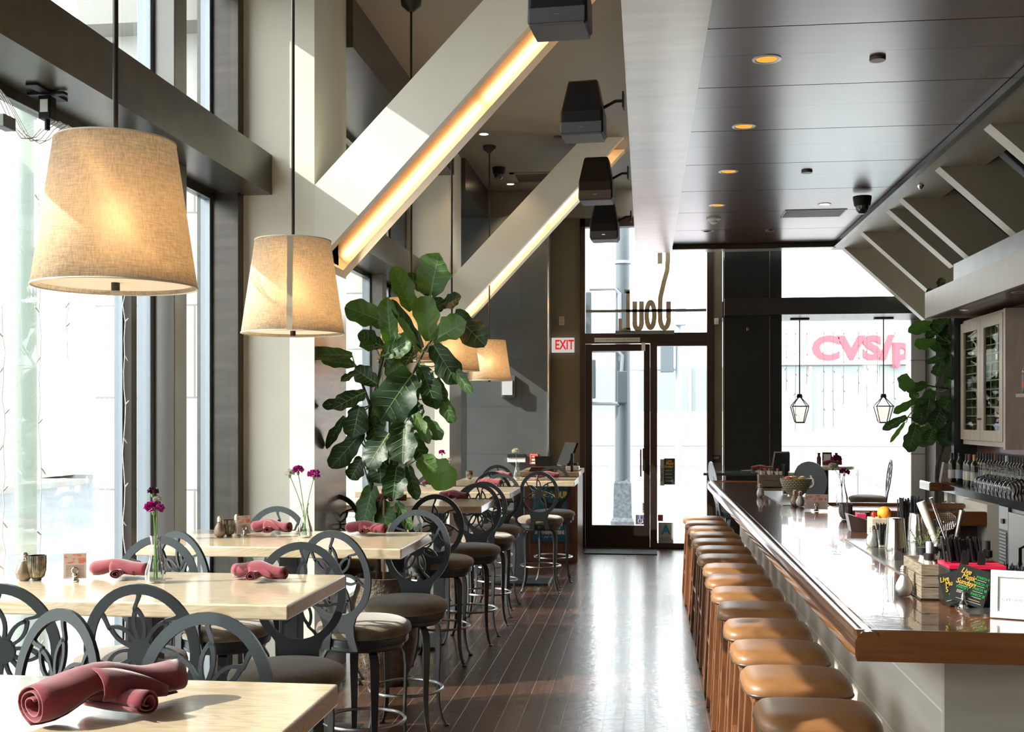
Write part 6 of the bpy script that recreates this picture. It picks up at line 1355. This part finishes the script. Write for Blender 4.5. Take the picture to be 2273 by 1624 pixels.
def solid_chair(x,y,rz,lab):
    t=dup(ch0,(x,y,0),rz,lab,'solid backed swivel chairs')
    for c in list(t.children):
        if c.name.startswith('backrest'): bpy.data.objects.remove(c)
    bm=B(); M=Matrix.Translation((0,-.215,.63))@Matrix.Rotation(R(9),4,'X')@Matrix.Translation((0,0,-.63))
    prism(bm,[(.19*math.sin(2*PI*k/30)*(1+.12*math.cos(2*PI*k/30)),1.0+.24*math.cos(2*PI*k/30)) for k in range(30)],-.005,.005)
    for v in bm.verts: v.co=M@v.co
    b=mobj('backrest',bm,mat('grey_solid_back',(.16,.18,.195),.3,metal=.6),t)
    o=text('S',.28,mat('script_white',(.65,.68,.7),.4),b,(0,-.290,1.02),xs=.7,shear=.35); return t
solid_chair(1.97,13.20,R(-28),'grey solid backed chair with a white script letter behind the bar'); solid_chair(1.03,12.80,R(-80),'solid grey chair back seen edge on behind the far bar corner')
dup(ch0,(2.78,14.62,0),R(86),'dark stool seat with a ring back edge on, before the front window','window side swivel chairs')
napkin(0,0,R(10),'red napkin lying on the nearer round table',z=1.0705,xy=(1.40,13.9),v=0); napkin(0,0,R(-10),'maroon napkin on the farther round table',z=1.1005,xy=(2.38,14.82),v=1)
t=thing('menu_board','small black menu board in a silver frame on the nearer round table','menu',(1.62,13.98,1.071),R(14)); mobj('frame',prism(B(),[(-.11,0),(-.07,.24),(.12,.24),(.13,.222),(-.055,.222),(-.09,0)],-.006,.006),chrome,t); mobj('board',prism(B(),[(-.09,0),(-.055,.222),(.13,.222),(.13,.0)],-.003,.003),blk,t)
for k,(x,lab) in enumerate(((2.24,'left small bottle on the farther round table'),(2.46,'right small bottle on the farther round table'))): bottle('sauce_bottle',x,15.0,1.1008,[(r*1.3,z) for r,z in hs],mat('dark_bottle',(.10,.03,.03),.2),lab,'bottle',[(.013,.138),(.019,.14),(.019,.165),(0,.166)])
candle_t=thing('picture_stand','little dark framed card between the bottles on the farther round table','card holder',(2.35,15.05,1.1008)); bm=B(); box(bm,-.06,.06,-.006,.006,0,.17); mobj('frame',bm,blk,candle_t); mobj('card',cbox(B(),(0,-.008,.095),(.09,.002,.10)),pap,candle_t)
for k in range(5): 
    x=fcx-.075+.037*k; bottle('sauce_bottle',x,fcy+.0,zb+.007,[(r*.75,z*1.05) for r,z in hs],(hotg,wcol[0])[k%2],'small bottle in the far crate, '+('leftmost','second from the left','middle one','second from the right','rightmost')[k],'bottle',[(.010,.145),(.013,.147),(.013,.165),(0,.166)],[blk,redl,mat('cap_green',(.03,.25,.1),.4)][k%3],grp='bottles in the far crate',label=(.0158,.03,.09),lm_=labs[k%3])
SKY=4.9; SUN=6.5; SUND=(.80,.26,-.56); EXPO=0.8
# ================================================================ world, sun, view
w=bpy.data.worlds.new('sky'); SC.world=w; w.use_nodes=True; nt=w.node_tree
bg=nt.nodes['Background']; bg.inputs[0].default_value=(.93,.97,1.0,1); bg.inputs[1].default_value=SKY
s=bpy.data.lights.new('sun','SUN'); s.energy=SUN; s.angle=R(.4); s.color=(1,.93,.82)
so=bpy.data.objects.new('sun',s); COL.objects.link(so)
dv=Vector(SUND).normalized(); so.rotation_euler=dv.to_track_quat('-Z','Y').to_euler()
SC.view_settings.view_transform='Standard'; SC.view_settings.look='None'; SC.view_settings.gamma=1; SC.view_settings.exposure=EXPO
try: SC.view_settings.use_curve_mapping=False
except Exception: pass
try:
    SC.cycles.max_bounces=10; SC.cycles.transparent_max_bounces=24; SC.cycles.diffuse_bounces=5; SC.cycles.sample_clamp_indirect=8
except Exception: pass
# number the trims
k=1
for o in list(bpy.data.objects):
    if o.parent is None and o.name.startswith('trim_') and o.get('kind')=='structure':
        o.name='trim_tmp%d'%k; k+=1
for i in range(1,k): bpy.data.objects['trim_tmp%d'%i].name='trim_%d'%i
